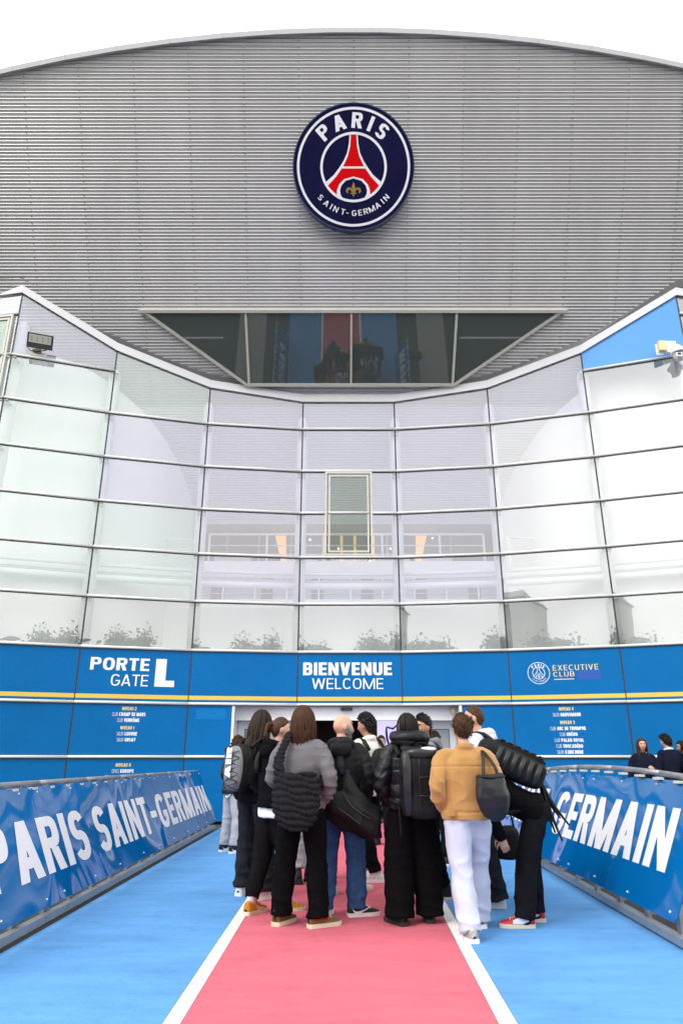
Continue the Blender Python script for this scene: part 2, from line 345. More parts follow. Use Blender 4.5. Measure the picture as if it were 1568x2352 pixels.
patchm = mat('pale_blue_patch', (0.004, 0.165, 0.45), 0.5, spec=0.12)
violetp = mat('violet_patch', (0.035, 0.105, 0.43), 0.5, spec=0.12)
glA = glass_mat('greenish_glass', (0.93, 1.0, 0.98), 0.22, (0.94, 0.98, 0.965))
glD = glass_mat('low_glass', (0.97, 1.0, 0.97), 0.19, (0.975, 0.985, 0.98))
glB = glass_mat('lavender_glass', (0.93, 0.93, 1.0), 0.215, (0.90, 0.905, 1.0))
glC = glass_mat('pinkish_glass', (0.96, 0.94, 1.0), 0.215, (0.92, 0.90, 1.0))
glE = glass_mat('neutral_glass', (1.0, 1.0, 1.0), 0.245, (0.97, 0.975, 0.99))
worn(bluep, .05, 30)
def hp(p): return np.array(p, float) - HALL
def frame(i):
    (xa, ya), (xb, yb_) = J[i], J[i + 1]; d = np.array([xb - xa, yb_ - ya, 0]); Ln = np.linalg.norm(d); ux = d / Ln; nn = np.array([ux[1], -ux[0], 0])
    return np.array([xa, ya, 0.0]), ux, np.array([0, 0, 1.0]), nn, Ln
def topz(i, a): Ln = frame(i)[4]; return JTOP[i] + (JTOP[i + 1] - JTOP[i]) * a / Ln
pane_mats = [glA, glA, glA, glC, glB, glB, glB, glB, glA]
panels = {}
for i in range(9):
    o, ux, uz, nn, Ln = frame(i); M = (hp(o), ux, uz, nn); G = .012
    # blue rows
    for r_, (z0, z1) in enumerate(((0.02, RZ[0]), (RZ[0], RZ[1]), (RZ[1], RZ[2]))):
        a0, a1 = G, Ln - G
        if r_ < 2 and i in (3, 4, 5):
            if i == 3: a1 = None if False else (1.05 if False else None)
            spans = {3: [(G, 1.06)], 4: [], 5: [(1.29, Ln - G)]}[i]
        else: spans = [(a0, a1)]
        for b0, b1 in spans:
            po = MB().prism([(b0, z0 + .035), (b1, z0 + .035), (b1, z1 - .03), (b0, z1 - .03)], M, -.03, 0.0).build('blue_panel', bluep, hall)
            panels[(i, r_)] = po
            if r_ == 2:
                MB().prism([(b0, 2.578), (b1, 2.578), (b1, 2.668), (b0, 2.668)], M, .0015, .0035).build('gold_stripe', GOLD, po)
    # glass rows
    rz_i = RZ if i in (0, 8) else RZ[:9] if i in (1, 7) else RZ[:8]
    for r_ in range(2, len(rz_i)):
        z0 = RZ[r_]; z1 = RZ[r_ + 1] if r_ + 1 < len(rz_i) else 14
        za, zb_ = min(z1, JTOP[i] ), min(z1, JTOP[i + 1])
        if max(za, zb_) <= z0 + .02: continue
        aa, bb = G, Ln - G; poly = None
        if JTOP[i] <= z0 and JTOP[i + 1] > z0: aa = Ln * (z0 - JTOP[i]) / (JTOP[i + 1] - JTOP[i]); za = z0
        if JTOP[i + 1] <= z0 and JTOP[i] > z0: bb = Ln * (z0 - JTOP[i]) / (JTOP[i + 1] - JTOP[i]); zb_ = z0
        pts = [(aa, z0 + .03), (bb, z0 + .03)]
        if min(z1, topz(i, bb)) > z0 + .05: pts.append((bb, min(z1, topz(i, bb)) - .03))
        if za < z1 < zb_ or zb_ < z1 < za: pts.append((Ln * (z1 - JTOP[i]) / (JTOP[i + 1] - JTOP[i]), z1 - .03))
        if min(z1, topz(i, aa)) > z0 + .05: pts.append((aa, min(z1, topz(i, aa)) - .03))
        if len(pts) < 3: continue
        gm = pane_mats[i]
        if i == 7 and z0 > 10.5: MB().prism(pts, M, -.03, 0).build('blue_panel', bluel, hall); continue
        if i == 7 or (i == 6 and z0 < 9): gm = glE
        if r_ == 2: gm = glD
        if i in (3, 4, 5) and z0 > 8: gm = glC if i != 4 else glB
        if i == 2 and z0 > 9: gm = glA
        if i == 2 and 7 < z0 < 9: gm = glB
        if i == 1 and z0 > 10.5: gm = glB
        wx = []
        if i == 4 and r_ in (4, 5): wx = [(G, .60), (1.80, Ln - G)]   # the opening light sits between
        c = rng.uniform(-.0022, .0022, 2)
        for P in ([pts] if not wx else [[(u0, z0 + .03), (u1, z0 + .03), (u1, z1 - .03), (u0, z1 - .03)] for u0, u1 in wx]):
            mo = M[0]; nn2 = nn + ux * c[0] + np.array([0, 0, 1]) * c[1]
            P3 = [mo + ux * a + uz * b - nn * (.012 + (a - Ln / 2) * c[0] + (b - z0 - .5) * c[1]) for a, b in P]
            MB().add(P3, [tuple(range(len(P3)))]).build('glass_pane', gm, hall)
    # vertical joint at the start of this facet
for i in range(10):
    x, y = J[i]; k = min(i, 8); o, ux, uz, nn, Ln = frame(k)
    if i > 0 and i < 9: nn = frame(i - 1)[3] + frame(i)[3]; nn /= np.linalg.norm(nn)
    seg = [(0.02, RZ[0]), (RZ[0], RZ[1]), (RZ[1], RZ[2])] if i not in (4, 5) else [(RZ[1], RZ[2])]
    top = JTOP[i] - .02
    for z0, z1 in seg + [(RZ[2], top)]:
        c = hp((x, y, (z0 + z1) / 2)) - nn * .012
        boxo('mullion', c, (.034, .03, z1 - z0 - .05), mull, hall, rz=math.atan2(nn[0], -nn[1]))
# rails: one white bar per facet and level
for i in range(9):
    o, ux, uz, nn, Ln = frame(i)
    for z in (RZ if i in (0, 8) else RZ[:9] if i in (1, 7) else RZ[:8]):
        a0, a1 = 0, Ln
        if z < 2: 
            if i == 3: a1 = 1.06
            if i == 4: continue
            if i == 5: a0 = 1.29
        if z > 3.7:
            t0, t1 = JTOP[i], JTOP[i + 1]
            if max(t0, t1) < z + .1: continue
            if t0 < z: a0 = Ln * (z - t0) / (t1 - t0)
            if t1 < z: a1 = Ln * (z - t0) / (t1 - t0)
        spans = [(a0, a1)]
        if i == 4 and abs(z - 7.15) < .01: spans = [(a0, .61), (1.79, a1)]
        for u0, u1 in spans:
            mb = MB(); A, B = hp(o + ux * (u0 + .004) + uz * z + nn * .022), hp(o + ux * (u1 - .004) + uz * z + nn * .022)
            mb.tube([A, B], .030, 10); ro = mb.build('glazing_rail', railm, hall, smooth=True)
            sh = boxo('rail_gasket', hp(o + ux * (u0 + u1) / 2 + uz * (z - .034) + nn * .004), (u1 - u0 - .01, .026, .022), mull, ro, rz=math.atan2(ux[1], ux[0]))
# sloping white flashing and dark cap along the top of the glass
flash = mat('white_flashing', (0.70, 0.70, 0.72), 0.4, metal=0.1, var=0.03, scale=2)
capm = mat('grey_cap_flashing', (0.18, 0.18, 0.185), 0.5, metal=0.3, var=0.1, scale=3)
for i in range(9):
    o, ux, uz, nn, Ln = frame(i); p0 = np.array([*J[i], JTOP[i]]); p1 = np.array([*J[i + 1], JTOP[i + 1]])
    def nj(k):
        a = frame(max(k - 1, 0))[3] + frame(min(k, 8))[3]; return a / np.linalg.norm(a)
    V = []
    for p, n_ in ((p0, nj(i)), (p1, nj(i + 1))):
        for dz, d in ((-.045, .03), (-.045, .055), (.155, .085), (.16, .045)): V.append(hp(p + [0, 0, dz] + n_ * d))
    MB().add(V, [(0, 4, 5, 1), (1, 5, 6, 2), (2, 6, 7, 3), (3, 7, 4, 0), (0, 1, 2, 3), (7, 6, 5, 4)]).build('flashing', flash, hall)
    V = []
    for p, n_ in ((p0, nj(i)), (p1, nj(i + 1))):
        s = s_of_z(p[2] + .31); y, z = skin(s, .05)
        b = np.array([p[0], min(y, p[1] + .35), p[2] + .31])
        for q in (p + [0, 0, .14] + n_ * .05, p + [0, 0, .165] + n_ * .072, b, b + [0, .35, .0]): V.append(hp(q))
    MB().add(V, [(0, 4, 5, 1), (1, 5, 6, 2), (2, 6, 7, 3)]).build('cap_flashing', capm, hall)
# opening light in the middle facet and in the corner facet
def casement(i, a0, a1, z0, z1, zm=None):
    o, ux, uz, nn, Ln = frame(i); M = (hp(o), ux, uz, nn); mb = MB(); w = .055
    for p in ([(a0, z0), (a0 + w, z0), (a0 + w, z1), (a0, z1)], [(a1 - w, z0), (a1, z0), (a1, z1), (a1 - w, z1)], [(a0 + w, z0), (a1 - w, z0), (a1 - w, z0 + w), (a0 + w, z0 + w)], [(a0 + w, z1 - w), (a1 - w, z1 - w), (a1 - w, z1), (a0 + w, z1)]):
        mb.prism(p, M, -.02, .05)
    wo = mb.build('window', framec, hall); f2 = MB(); b0, b1, c0, c1 = a0 + w + .03, a1 - w - .03, z0 + w + .03, z1 - w - .03; w = .05
    for p in ([(b0, c0), (b0 + w, c0), (b0 + w, c1), (b0, c1)], [(b1 - w, c0), (b1, c0), (b1, c1), (b1 - w, c1)], [(b0 + w, c0), (b1 - w, c0), (b1 - w, c0 + w), (b0 + w, c0 + w)], [(b0 + w, c1 - w), (b1 - w, c1 - w), (b1 - w, c1), (b0 + w, c1)]):
        f2.prism(p, M, -.0, .035)
    f2.build('sash', framec, wo)
    if zm: f3 = MB(); f3.tube([hp(o + ux * b0 + uz * zm + nn * .045), hp(o + ux * b1 + uz * zm + nn * .045)], .028, 8); f3.build('sash_bar', railm, wo, smooth=True)
    MB().add([hp(o + ux * a + uz * b + nn * .004) for a, b in ((b0, c0), (b1, c0), (b1, c1), (b0, c1))], [(0, 1, 2, 3)]).build('pane', CLEAR, wo)
CLEAR = glass_mat('clear_glass', (0.9, 1.0, 0.93), 0.10, (0.66, 0.73, 0.66))
casement(4, .60, 1.80, 6.03, 8.265, 7.15)
casement(0, 2.1, 3.45, 9.52, 11.82, 10.68)

# ---------------------------------------------------------------- lettering on the blue panels
def fm(i): o, ux, uz, nn, Ln = frame(i); return (hp(o), ux, uz, nn)
def line(i, r_, pre, main, a0, a1, z0, z1, m=WHITE):
    """thin condensed word then bold words, centred like the print"""
    po = panels[(i, r_)]
    if not pre: text('lettering', main, .22, fm(i), a0, a1, z0, z1, m, po, .003, .10); return
    wpre = {'CLUB': .142, 'SALON': .165, 'ESPACE': .172}[pre]
    text('lettering', pre, .10, fm(i), a0, a0 + wpre - .03, z0, z1, m, po, .003, .10); text('lettering', main, .24, fm(i), a0 + wpre, a1, z0, z1, m, po, .003, .10)
text('lettering', 'PORTE', .20, fm(2), .248, 1.513, 3.185, 3.458, WHITE, panels[(2, 2)], .003, .10)
text('lettering', 'GATE', .12, fm(2), .716, 1.513, 2.85, 3.098, WHITE, panels[(2, 2)], .003, .10)
text('lettering', 'L', .26, fm(2), 1.653, 2.082, 2.849, 3.462, WHITE, panels[(2, 2)], .003)
text('lettering', 'BIENVENUE', .215, fm(4), .127, 2.194, 3.156, 3.448, WHITE, panels[(4, 2)], .003, .10)
text('lettering', 'WELCOME', .11, fm(4), .339, 1.987, 2.844, 3.085, WHITE, panels[(4, 2)], .003, .13)
line(2, 1, '', 'NIVEAU 2', 1.017, 1.321, 2.331, 2.403, GOLDT); line(2, 1, 'CLUB', 'CHAMP DE MARS', .822, 1.521, 2.209, 2.284); line(2, 1, 'CLUB', 'VENDÔME', .937, 1.400, 2.085, 2.160)
line(2, 1, '', 'NIVEAU 1', 1.021, 1.309, 1.927, 1.998, GOLDT); line(2, 1, 'SALON', 'LOUVRE', .957, 1.377, 1.801, 1.875); line(2, 1, 'SALON', 'ORSAY', .969, 1.358, 1.679, 1.752)
line(2, 0, '', 'NIVEAU 0', 1.001, 1.311, 1.166, 1.235, GOLDT); line(2, 0, 'ESPACE', 'EUROPE', .935, 1.379, 1.042, 1.113); line(2, 0, 'ESPACE', 'INTERNATIONAL', .803, 1.494, .918, .991)
P6 = panels[(6, 2)]
text('lettering', 'EXECUTIVE', .13, fm(6), .954, 1.925, 3.193, 3.313, GOLDT, P6, .003, .22); text('lettering', 'CLUB', .13, fm(6), .957, 1.402, 3.06, 3.165, GOLDT, P6, .003, .22)
MB().prism([(.961, 2.993), (1.391, 2.993), (1.391, 3.01), (.961, 3.01)], fm(6), .0015, .0035).build('underline', GOLDT, P6)
MB().prism([(1.47, 2.984), (1.958, 2.984), (1.958, 3.175), (1.47, 3.175)], fm(6), .0015, .003).build('patch', violetp, P6)
MB().prism([(.195, 2.154), (.844, 2.154), (.844, 2.39), (.195, 2.39)], fm(3), .0015, .003).build('patch', patchm, panels[(3, 1)])
line(6, 1, '', 'NIVEAU 4', .999, 1.304, 2.328, 2.398, GOLDT); line(6, 1, 'SALON', 'HAUSSMANN', .858, 1.443, 2.204, 2.278)
line(6, 1, '', 'NIVEAU 3', .999, 1.303, 2.042, 2.111, GOLDT); line(6, 1, 'CLUB', 'ARC DE TRIOMPHE', .779, 1.519, 1.916, 1.987)
line(6, 1, 'CLUB', 'ODÉON', .965, 1.333, 1.794, 1.864); line(6, 1, 'CLUB', 'PALAIS ROYAL', .844, 1.45, 1.672, 1.742)
line(6, 1, 'CLUB', 'TROCADÉRO', .869, 1.421, 1.549, 1.621); line(6, 1, 'SALON', 'CONCORDE', .879, 1.414, 1.428, 1.5)

# ---------------------------------------------------------------- club crest
PARIS = [('P', -42), ('A', -19), ('R', 4.5), ('I', 22.7), ('S', 40)]
SG = list(zip('SAINT-GERMAIN', (229, 218.5, 211, 204, 194, 188, 179, 171, 163.5, 155, 146, 138, 131)))
TOW_L = [(-.066, .505), (-.078, .36), (-.108, .22), (-.165, .10), (-.232, .0), (-.325, -.12), (-.462, -.232)]
RED_U = [(-.045, .505), (-.055, .33), (-.095, .17), (-.17, .015)]
RED_L = [(-.195, -.018), (-.29, -.15), (-.425, -.287), (-.35, -.375), (-.278, -.435)]
ARCH = [(-.278, -.44), (-.27, -.35), (-.235, -.265), (-.155, -.185), (0, -.143)]
ARCHI = [(-.19, -.47), (-.215, -.42), (-.222, -.36), (-.20, -.285), (-.13, -.21), (0, -.172)]
def mir(p): return p + [(-x, y) for x, y in reversed(p) if abs(x) > 1e-6]
def disc_poly(r, n=72): return [(r * math.cos(2 * math.pi * k / n), r * math.sin(2 * math.pi * k / n)) for k in range(n)]
def annulus(name, r0, r1, M, off, m, parent, n=96, mb=None):
    o, ux, uy, nn = [np.array(q, float) for q in M]; own = mb is None; mb = mb or MB(); put(mb, [ring(0, 0, r1, r1, 0, 360, r1 - r0, r1 - r0, 2, n)], lambda a, b, dz: o + ux * a + uy * b + nn * (off + dz))
    return mb.build(name, m, parent) if own else None
def flat(name, poly, M, off, m, parent, s=1.0):
    o, ux, uy, nn = [np.array(q, float) for q in M]; mb = MB(); mb.add([o + ux * a * s + uy * b * s + nn * off for a, b in poly], [tuple(range(len(poly)))]); ob = mb.build(name, m, parent)
    bm = bmesh.new(); bm.from_mesh(ob.data); bmesh.ops.triangulate(bm, faces=bm.faces, ngon_method='EAR_CLIP'); bm.to_mesh(ob.data); bm.free(); return ob
def stroke(mb, pts, w, M, off):
    o, ux, uy, nn = [np.array(q, float) for q in M]; P = np.array(pts, float); T = np.gradient(P, axis=0); T /= np.linalg.norm(T, axis=1)[:, None] + 1e-9; n2 = np.stack([-T[:, 1], T[:, 0]], 1)
    w = np.broadcast_to(np.asarray(w, float), (len(P),))[:, None]; a, b = P + n2 * w / 2, P - n2 * w / 2; k = len(P)
    mb.add([o + ux * q[0] + uy * q[1] + nn * off for q in list(a) + list(b)], [(i, i + 1, k + i + 1, k + i) for i in range(k - 1)])
navy = mat('crest_navy', (0.007, 0.007, 0.045), 0.7, var=0.25, scale=2.5, spec=0.05)
crred = mat('crest_red', (0.66, 0.002, 0.004), 0.7, spec=0.05)
crwhite = mat('crest_white', (0.80, 0.80, 0.86), 0.5)
crgold = mat('crest_gold', (0.27, 0.18, 0.03), 0.45, metal=0.2)
rimm = mat('crest_rim', (0.05, 0.085, 0.13), 0.35, metal=0.5, var=0.15, scale=5)
s_c = 5.735; yc, zc = skin(s_c, .03); l_c = float(np.interp(s_c, S_, lam)); nC = np.array([0, -math.cos(l_c), -math.sin(l_c)]); uyC = np.array([0, -math.sin(l_c), math.cos(l_c)])
RC = 1.475; TH = .27
crest = tag(empty('crest_sign', (0.3, yc, zc)), 'round navy crest with red tower and gold lily high on the ribbed front', 'sign')
MC = (np.array([-.008, 0, 0]), np.array([1., 0, 0]), uyC, nC)
MB().prism(disc_poly(RC, 96), MC, -.02, TH).build('rim', rimm, crest)
o = MB().prism(disc_poly(RC * .985, 96), MC, TH + .001, TH + .012).build('face', navy, crest)
rim2 = MB(); put(rim2, [ring(0, 0, RC, RC, 0, 360, RC * .014, RC * .014, 2, 96)], lambda a, b, dz: MC[0] + MC[1] * a + uyC * b + nC * (TH + .022)); rim2.build('rim_edge', rimm, crest)
F0 = TH + .014; MS = MC
annulus('ring', .89 * RC, .93 * RC, MC, F0, crwhite, o); annulus('ring', .507 * RC, .547 * RC, MC, F0, crwhite, o)
tow = TOW_L + [(-.30, -.44)] + [(.30, -.44)] + [(-x, y) for x, y in reversed(TOW_L)]
flat('tower', [(-.066, .515)] + TOW_L[1:] + [(-.42, -.31), (-.36, -.39), (-.27, -.46), (.27, -.46), (.36, -.39), (.42, -.31)] + [(-x, y) for x, y in reversed(TOW_L[1:])] + [(.066, .515)], MC, F0 + .002, crwhite, o, RC)
flat('tower_top', mir(RED_U), MC, F0 + .004, crred, o, RC)
flat('tower_foot', RED_L + ARCH[1:] + [(-x, y) for x, y in reversed(RED_L + ARCH[1:-1])], MC, F0 + .004, crred, o, RC)
flat('arch', mir([(-.19, -.50), (-.275, -.455)] + ARCH[1:]), MC, F0 + .005, crwhite, o, RC)
flat('arch_field', mir([(-.10, -.507), (-.185, -.475)] + ARCHI[1:]), MC, F0 + .007, navy, o, RC)
annulus('ring', .507 * RC, .547 * RC, MC, F0 + .008, crwhite, o)
arc_text('lettering', PARIS, .205, MC, .607 * RC, .240 * RC, .290 * RC, crwhite, o, F0)
arc_text('lettering', SG, .15, MC, .762 * RC, .090 * RC, .120 * RC, crwhite, o, F0, outward=False)
fl = MB(); fo = F0 + .009; fc = -.36
def FS(pts, w): stroke(fl, [(x * RC, (y + fc) * RC) for x, y in pts], np.array(w) * RC, MC, fo); 
FS([(0, .13), (0, .10), (0, .06), (0, .02), (0, -.02), (0, -.05)], [.002, .028, .055, .058, .030, .018])
for sx in (-1, 1): FS([(sx * .018, -.045), (sx * .03, .0), (sx * .06, .032), (sx * .095, .022), (sx * .11, -.01), (sx * .095, -.035), (sx * .08, -.03)], [.012, .022, .036, .042, .036, .026, .006]); fo += .0005
FS([(-.055, -.048), (0, -.05), (.055, -.048)], [.012, .018, .012]); fo += .0005
FS([(0, -.058), (0, -.075), (0, -.10)], [.012, .034, .002])
fl.build('lily', crgold, o)
ey = MB(); ey.tube([np.array([.0, 0, 0]) + uyC * (RC + .03 + .03 * math.sin(t)) + np.array([.03 * math.cos(t), 0, 0]) + nC * .2 for t in np.linspace(0, 6.28, 13)], .006, 6); ey.build('lifting_eye', rimm, crest, smooth=True)
# small outline crest printed on the blue panel
def outline_crest(M, r, m, parent):
    mb = MB(); off = .003; o_, ux, uy, nn = M
    annulus('', .95 * r, 1.0 * r, M, off, m, None, 48, mb); annulus('', .52 * r, .57 * r, M, off, m, None, 40, mb)
    stroke(mb, [(x * r, y * r) for x, y in TOW_L], .045 * r, M, off + .0003); stroke(mb, [(-x * r, y * r) for x, y in TOW_L], .045 * r, M, off + .0006)
    stroke(mb, [(-.2 * r, -.01 * r), (.2 * r, -.01 * r)], .03 * r, M, off + .0009); A = mir(ARCH); stroke(mb, [(x * r, y * r) for x, y in A], .05 * r, M, off + .0012)
    stroke(mb, [(0, -.24 * r), (0, -.46 * r)], .06 * r, M, off + .0015); stroke(mb, [(-.1 * r, -.36 * r), (.1 * r, -.36 * r)], .05 * r, M, off + .0018)
    arc_text('', [(c, a * 1.0) for c, a in PARIS], .2, M, .62 * r, .25 * r, .27 * r, m, None, off, mb=mb); arc_text('', SG, .16, M, .82 * r, .11 * r, .12 * r, m, None, off, outward=False, mb=mb)
    return mb.build('printed_crest', m, parent)
M6 = fm(6); outline_crest((M6[0] + M6[1] * .641 + M6[2] * 3.15, M6[1], M6[2], M6[3]), .242, WHITE, P6)
# ---------------------------------------------------------------- inside the hall
iwhite = mat('interior_white', (0.86, 0.87, 0.87), 0.7, var=0.02, scale=1)
igrey = mat('interior_pale_grey', (0.50, 0.52, 0.54), 0.6)
idark = mat('interior_dark', (0.035, 0.028, 0.055), 0.6, var=0.3, scale=.5)
iblue = mat('interior_window_blue', (0.42, 0.50, 0.56), 0.2)
iorange = mat('orange_lit_panel', (0.75, 0.33, 0.06), 0.5, emit=((1.0, 0.50, 0.12), 0.55))  # lit orange panels of the gallery, their light put into the material as glow
igrate = mat('grating', (0.50, 0.52, 0.53), 0.5, metal=0.3)
tubew = mat('white_tube', (0.80, 0.82, 0.82), 0.4)
for c, r, n in (((-7.95, 19.35), 3.62, 'round_wall'), ((8.62, 19.75), 4.05, 'round_wall')):
    mb = MB(); A = np.linspace(math.pi * .95, math.pi * 2.05, 40); V = []
    for a in A:
        x, y = c[0] + r * math.cos(a), c[1] + r * math.sin(a)
        for z in (3.3, 12.6): V.append(hp((x, y, z)))
    mb.add(V, [(2 * i, 2 * i + 2, 2 * i + 3, 2 * i + 1) for i in range(len(A) - 1)]); mb.build(n, iwhite, hall, smooth=True)
for i in range(1, 9):     # white tube columns behind every joint
    x, y = J[i]; k = min(i, 8); n_ = frame(i - 1)[3] + frame(k)[3]; n_ /= np.linalg.norm(n_); p = np.array([x, y, 0]) - n_ * .42
    zt = min(float(np.interp(-p[1], -Yp, Zp)) - .05, JTOP[i] - .25); r = .145
    pts = [p + [0, 0, 3.5]] + [p + [0, 0, zt - .25 + .25 * math.sin(t)] for t in np.linspace(0, 1.57, 6)]; rr = [r] + [r * math.cos(t) + .002 for t in np.linspace(0, 1.55, 6)]
    mb = MB(); mb.tube([hp(q) for q in pts], rr, 16); mb.build('column', tubew, hall, smooth=True)
    for z in RZ[3:]:
        if z < zt - .2: boxo('bracket', hp(p + n_ * .27 + [0, 0, z - .06]), (.22, .30, .035), igrey, hall, rz=math.atan2(n_[0], -n_[1]))
def offs(i, d):
    a = frame(max(i - 1, 0))[3] + frame(min(i, 8))[3]; a /= np.linalg.norm(a); return np.array([*J[i], 0]) - a * d
for i in range(1, 8):     # maintenance walkway behind the glass
    a, b = offs(i, .65), offs(i + 1, .65); m_ = (a + b) / 2; L_ = np.linalg.norm(b - a); rz = math.atan2(b[1] - a[1], b[0] - a[0])
    w = boxo('walkway', hp(m_ + [0, 0, 5.50]), (L_ - .02, .36, .06), igrate, hall, rz=rz)
    mb = MB(); mb.tube([hp(a + [0, -.3, 5.66]), hp(b + [0, -.3, 5.66])], .045, 8); mb.tube([hp(a + [0, -.25, 5.36]), hp(b + [0, -.25, 5.36])], .085, 10); mb.build('walkway_beam', tubew, hall, smooth=True)
    g = MB(); d = (b - a) / L_
    for k in range(int(L_ / .045)): g.box(hp(a + d * (k * .045 + .03) + [0, -.31, 5.565]), (.016, .01, .07), rz)
    go = g.build('grating_bars', tubew, hall); go['kind'] = 'stuff'
# back of the hall: white parapet, windows, gallery
def ib(nm, x0, x1, y0, y1, z0, z1, m): return boxo(nm, hp(((x0 + x1) / 2, (y0 + y1) / 2, (z0 + z1) / 2)), (x1 - x0, y1 - y0, z1 - z0), m, hall)
ib('floor_slab', -12, 12.5, 16.6, 24, 3.42, 3.6, iwhite)
ib('lower_wall', -5.6, 6.0, 18.0, 18.1, 3.6, 5.05, iwhite); ib('parapet_wall', -5.2, 5.8, 20.2, 20.4, 4.9, 5.75, iwhite)
ib('gallery_slab', -4.6, 5.0, 19.6, 22, 6.42, 6.75, iwhite)
ib('gallery_glazing', -4.6, 5.0, 20.45, 20.5, 5.75, 6.42, iblue)
for x in np.arange(-4.5, 5.1, .95): ib('post', x, x + .05, 20.32, 20.38, 5.75, 6.42, tubew)
for x in (-3.9, -2.4, -.9, .6, 2.2, 3.8): ib('dark_bay', x, x + .35, 20.39, 20.44, 5.75, 6.42, idark)
for z in (5.95, 6.15): ib('handrail', -4.5, 5.0, 20.36, 20.39, z, z + .025, igrey)
ib('gallery_wall', -4.8, 5.2, 21.4, 21.5, 6.75, 8.3, idark)
for x in np.arange(-4.7, 5.1, 1.02): ib('gallery_post', x, x + .07, 21.3, 21.36, 6.75, 8.25, igrey)
for x0 in (-4.0, -1.9, -.35, 1.0, 2.3): ib('parapet', x0, x0 + 1.15, 21.15, 21.2, 6.75, 7.32, iwhite)
ib('soffit', -5.5, 6, 19.35, 23, 8.15, 8.3, igrey)
ib('side_wall', -5.6, -4.6, 20.2, 24, 3.6, 8.3, iwhite); ib('side_wall', 5.0, 6.2, 20.2, 24, 3.6, 8.3, iwhite)
for x, w0, w1 in ((-1.75, .34, .10), (2.35, .34, .10), (.0, .09, .07), (.42, .09, .07), (-.55, .08, .06), (1.0, .08, .06)):
    sg = 0 if abs(x - .3) < 1.6 else (-.18 if x < 0 else .18); V = [(x + sg - w0 / 2, 8.0), (x + sg + w0 / 2, 8.0), (x + w1 / 2, 6.76), (x - w1 / 2, 6.76)]
    MB().prism(V, (hp((0, 21.1, 0)), (1, 0, 0), (0, 0, 1), (0, -1, 0)), 0, .05).build('orange_panel', iorange, hall)
rail = MB()
for z in (6.98, 7.25, 7.6): rail.tube([hp((-3.9, 19.7, z)), hp((4.2, 19.7, z))], .018 if z < 7.5 else .04, 8)
for x in (-3.9, -2.2, -.5, 1.2, 2.9, 4.2): rail.tube([hp((x, 19.7, 6.7)), hp((x, 19.7, 7.6))], .035, 8)
rail.build('balustrade', tubew, hall, smooth=True)
for sx, xa, xb in ((-1, -5.6, -3.7), (1, 4.4, 6.3)):
    r2 = MB()
    for z in (6.2, 6.4, 6.6, 6.85): r2.tube([hp((xa, 17.6, z)), hp((xb, 17.9, z))], .012 if z < 6.8 else .03, 6)
    for x, y in ((xa, 17.6), (xb, 17.9)): r2.tube([hp((x, y, 5.5)), hp((x, y, 6.85))], .03, 6)
    r2.build('balustrade', tubew, hall, smooth=True)
spot = mat('ceiling_spot', (1, .8, .5), .4, emit=((1, .75, .45), 6.0))
for x, y, z in ((-1.0, 21.2, 7.9), (1.7, 21.2, 7.9), (2.9, 21.2, 7.95), (-.1, 21.2, 7.6), (1.55, 21.2, 7.6), (.9, 21.2, 7.2)): MB().add(ICO1[0] * .03 + hp((x, y, z)), ICO1[1]).build('spotlight', spot, hall)

# ---------------------------------------------------------------- entrance doors
dwhite = mat('door_white', (0.66, 0.68, 0.69), 0.5, var=0.04, scale=3)
dgrey = mat('door_grey', (0.40, 0.43, 0.45), 0.5)
dglass = mat('door_grey_glass', (0.28, 0.32, 0.34), 0.12, spec=0.6)
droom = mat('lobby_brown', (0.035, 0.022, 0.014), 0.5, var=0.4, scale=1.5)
ib('door_jamb', -2.47, -2.41, 16.32, 16.85, 0.0, 2.465, railm); ib('door_jamb', 2.66, 2.72, 16.32, 16.85, 0.0, 2.465, railm)
o = ib('door_header', -2.41, 2.66, 16.62, 17.0, 2.17, 2.465, dwhite)
ib('header_lip', -2.41, 2.66, 16.58, 16.62, 2.15, 2.185, dwhite)
for x0, x1 in ((-2.41, -1.0), (1.75, 2.66)):
    d = ib('sliding_door', x0, x1, 16.9, 16.95, 0.02, 2.15, dwhite)
    boxo('door_pane', ((0), -.03, 0.0), (x1 - x0 - .36, .02, 1.75), dglass, d)
    boxo('door_gasket', (0, -.027, 0.0), (x1 - x0 - .33, .012, 1.78), mull, d)
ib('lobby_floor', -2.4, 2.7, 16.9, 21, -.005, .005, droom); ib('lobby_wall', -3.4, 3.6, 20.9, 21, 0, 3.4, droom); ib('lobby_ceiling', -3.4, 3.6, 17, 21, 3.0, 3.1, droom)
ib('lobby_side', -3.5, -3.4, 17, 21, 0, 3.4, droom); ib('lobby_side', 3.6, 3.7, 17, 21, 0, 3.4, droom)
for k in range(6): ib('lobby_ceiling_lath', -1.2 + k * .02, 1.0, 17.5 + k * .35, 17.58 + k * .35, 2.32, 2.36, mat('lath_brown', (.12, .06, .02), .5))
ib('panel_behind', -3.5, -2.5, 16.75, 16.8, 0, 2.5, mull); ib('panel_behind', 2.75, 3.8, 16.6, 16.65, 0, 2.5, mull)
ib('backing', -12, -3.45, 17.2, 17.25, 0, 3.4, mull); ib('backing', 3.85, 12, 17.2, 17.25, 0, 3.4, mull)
blk = mat('black_plastic', (0.012, 0.012, 0.014), 0.4)
sens = tag(empty('motion_sensor', (.12, 16.60, 2.40)), 'black motion sensor bar on the white header above the doors', 'sensor')
boxo('housing', (0, -.03, 0), (.27, .08, .065), blk, sens, bev=.02); boxo('lens', (.02, -.072, -.012), (.16, .01, .03), mat('sensor_lens', (.05, .03, .04), .1), sens)
jb = tag(empty('junction_box', (2.55, 16.58, 2.36)), 'small yellowed junction box beside the right end of the door header', 'junction box')
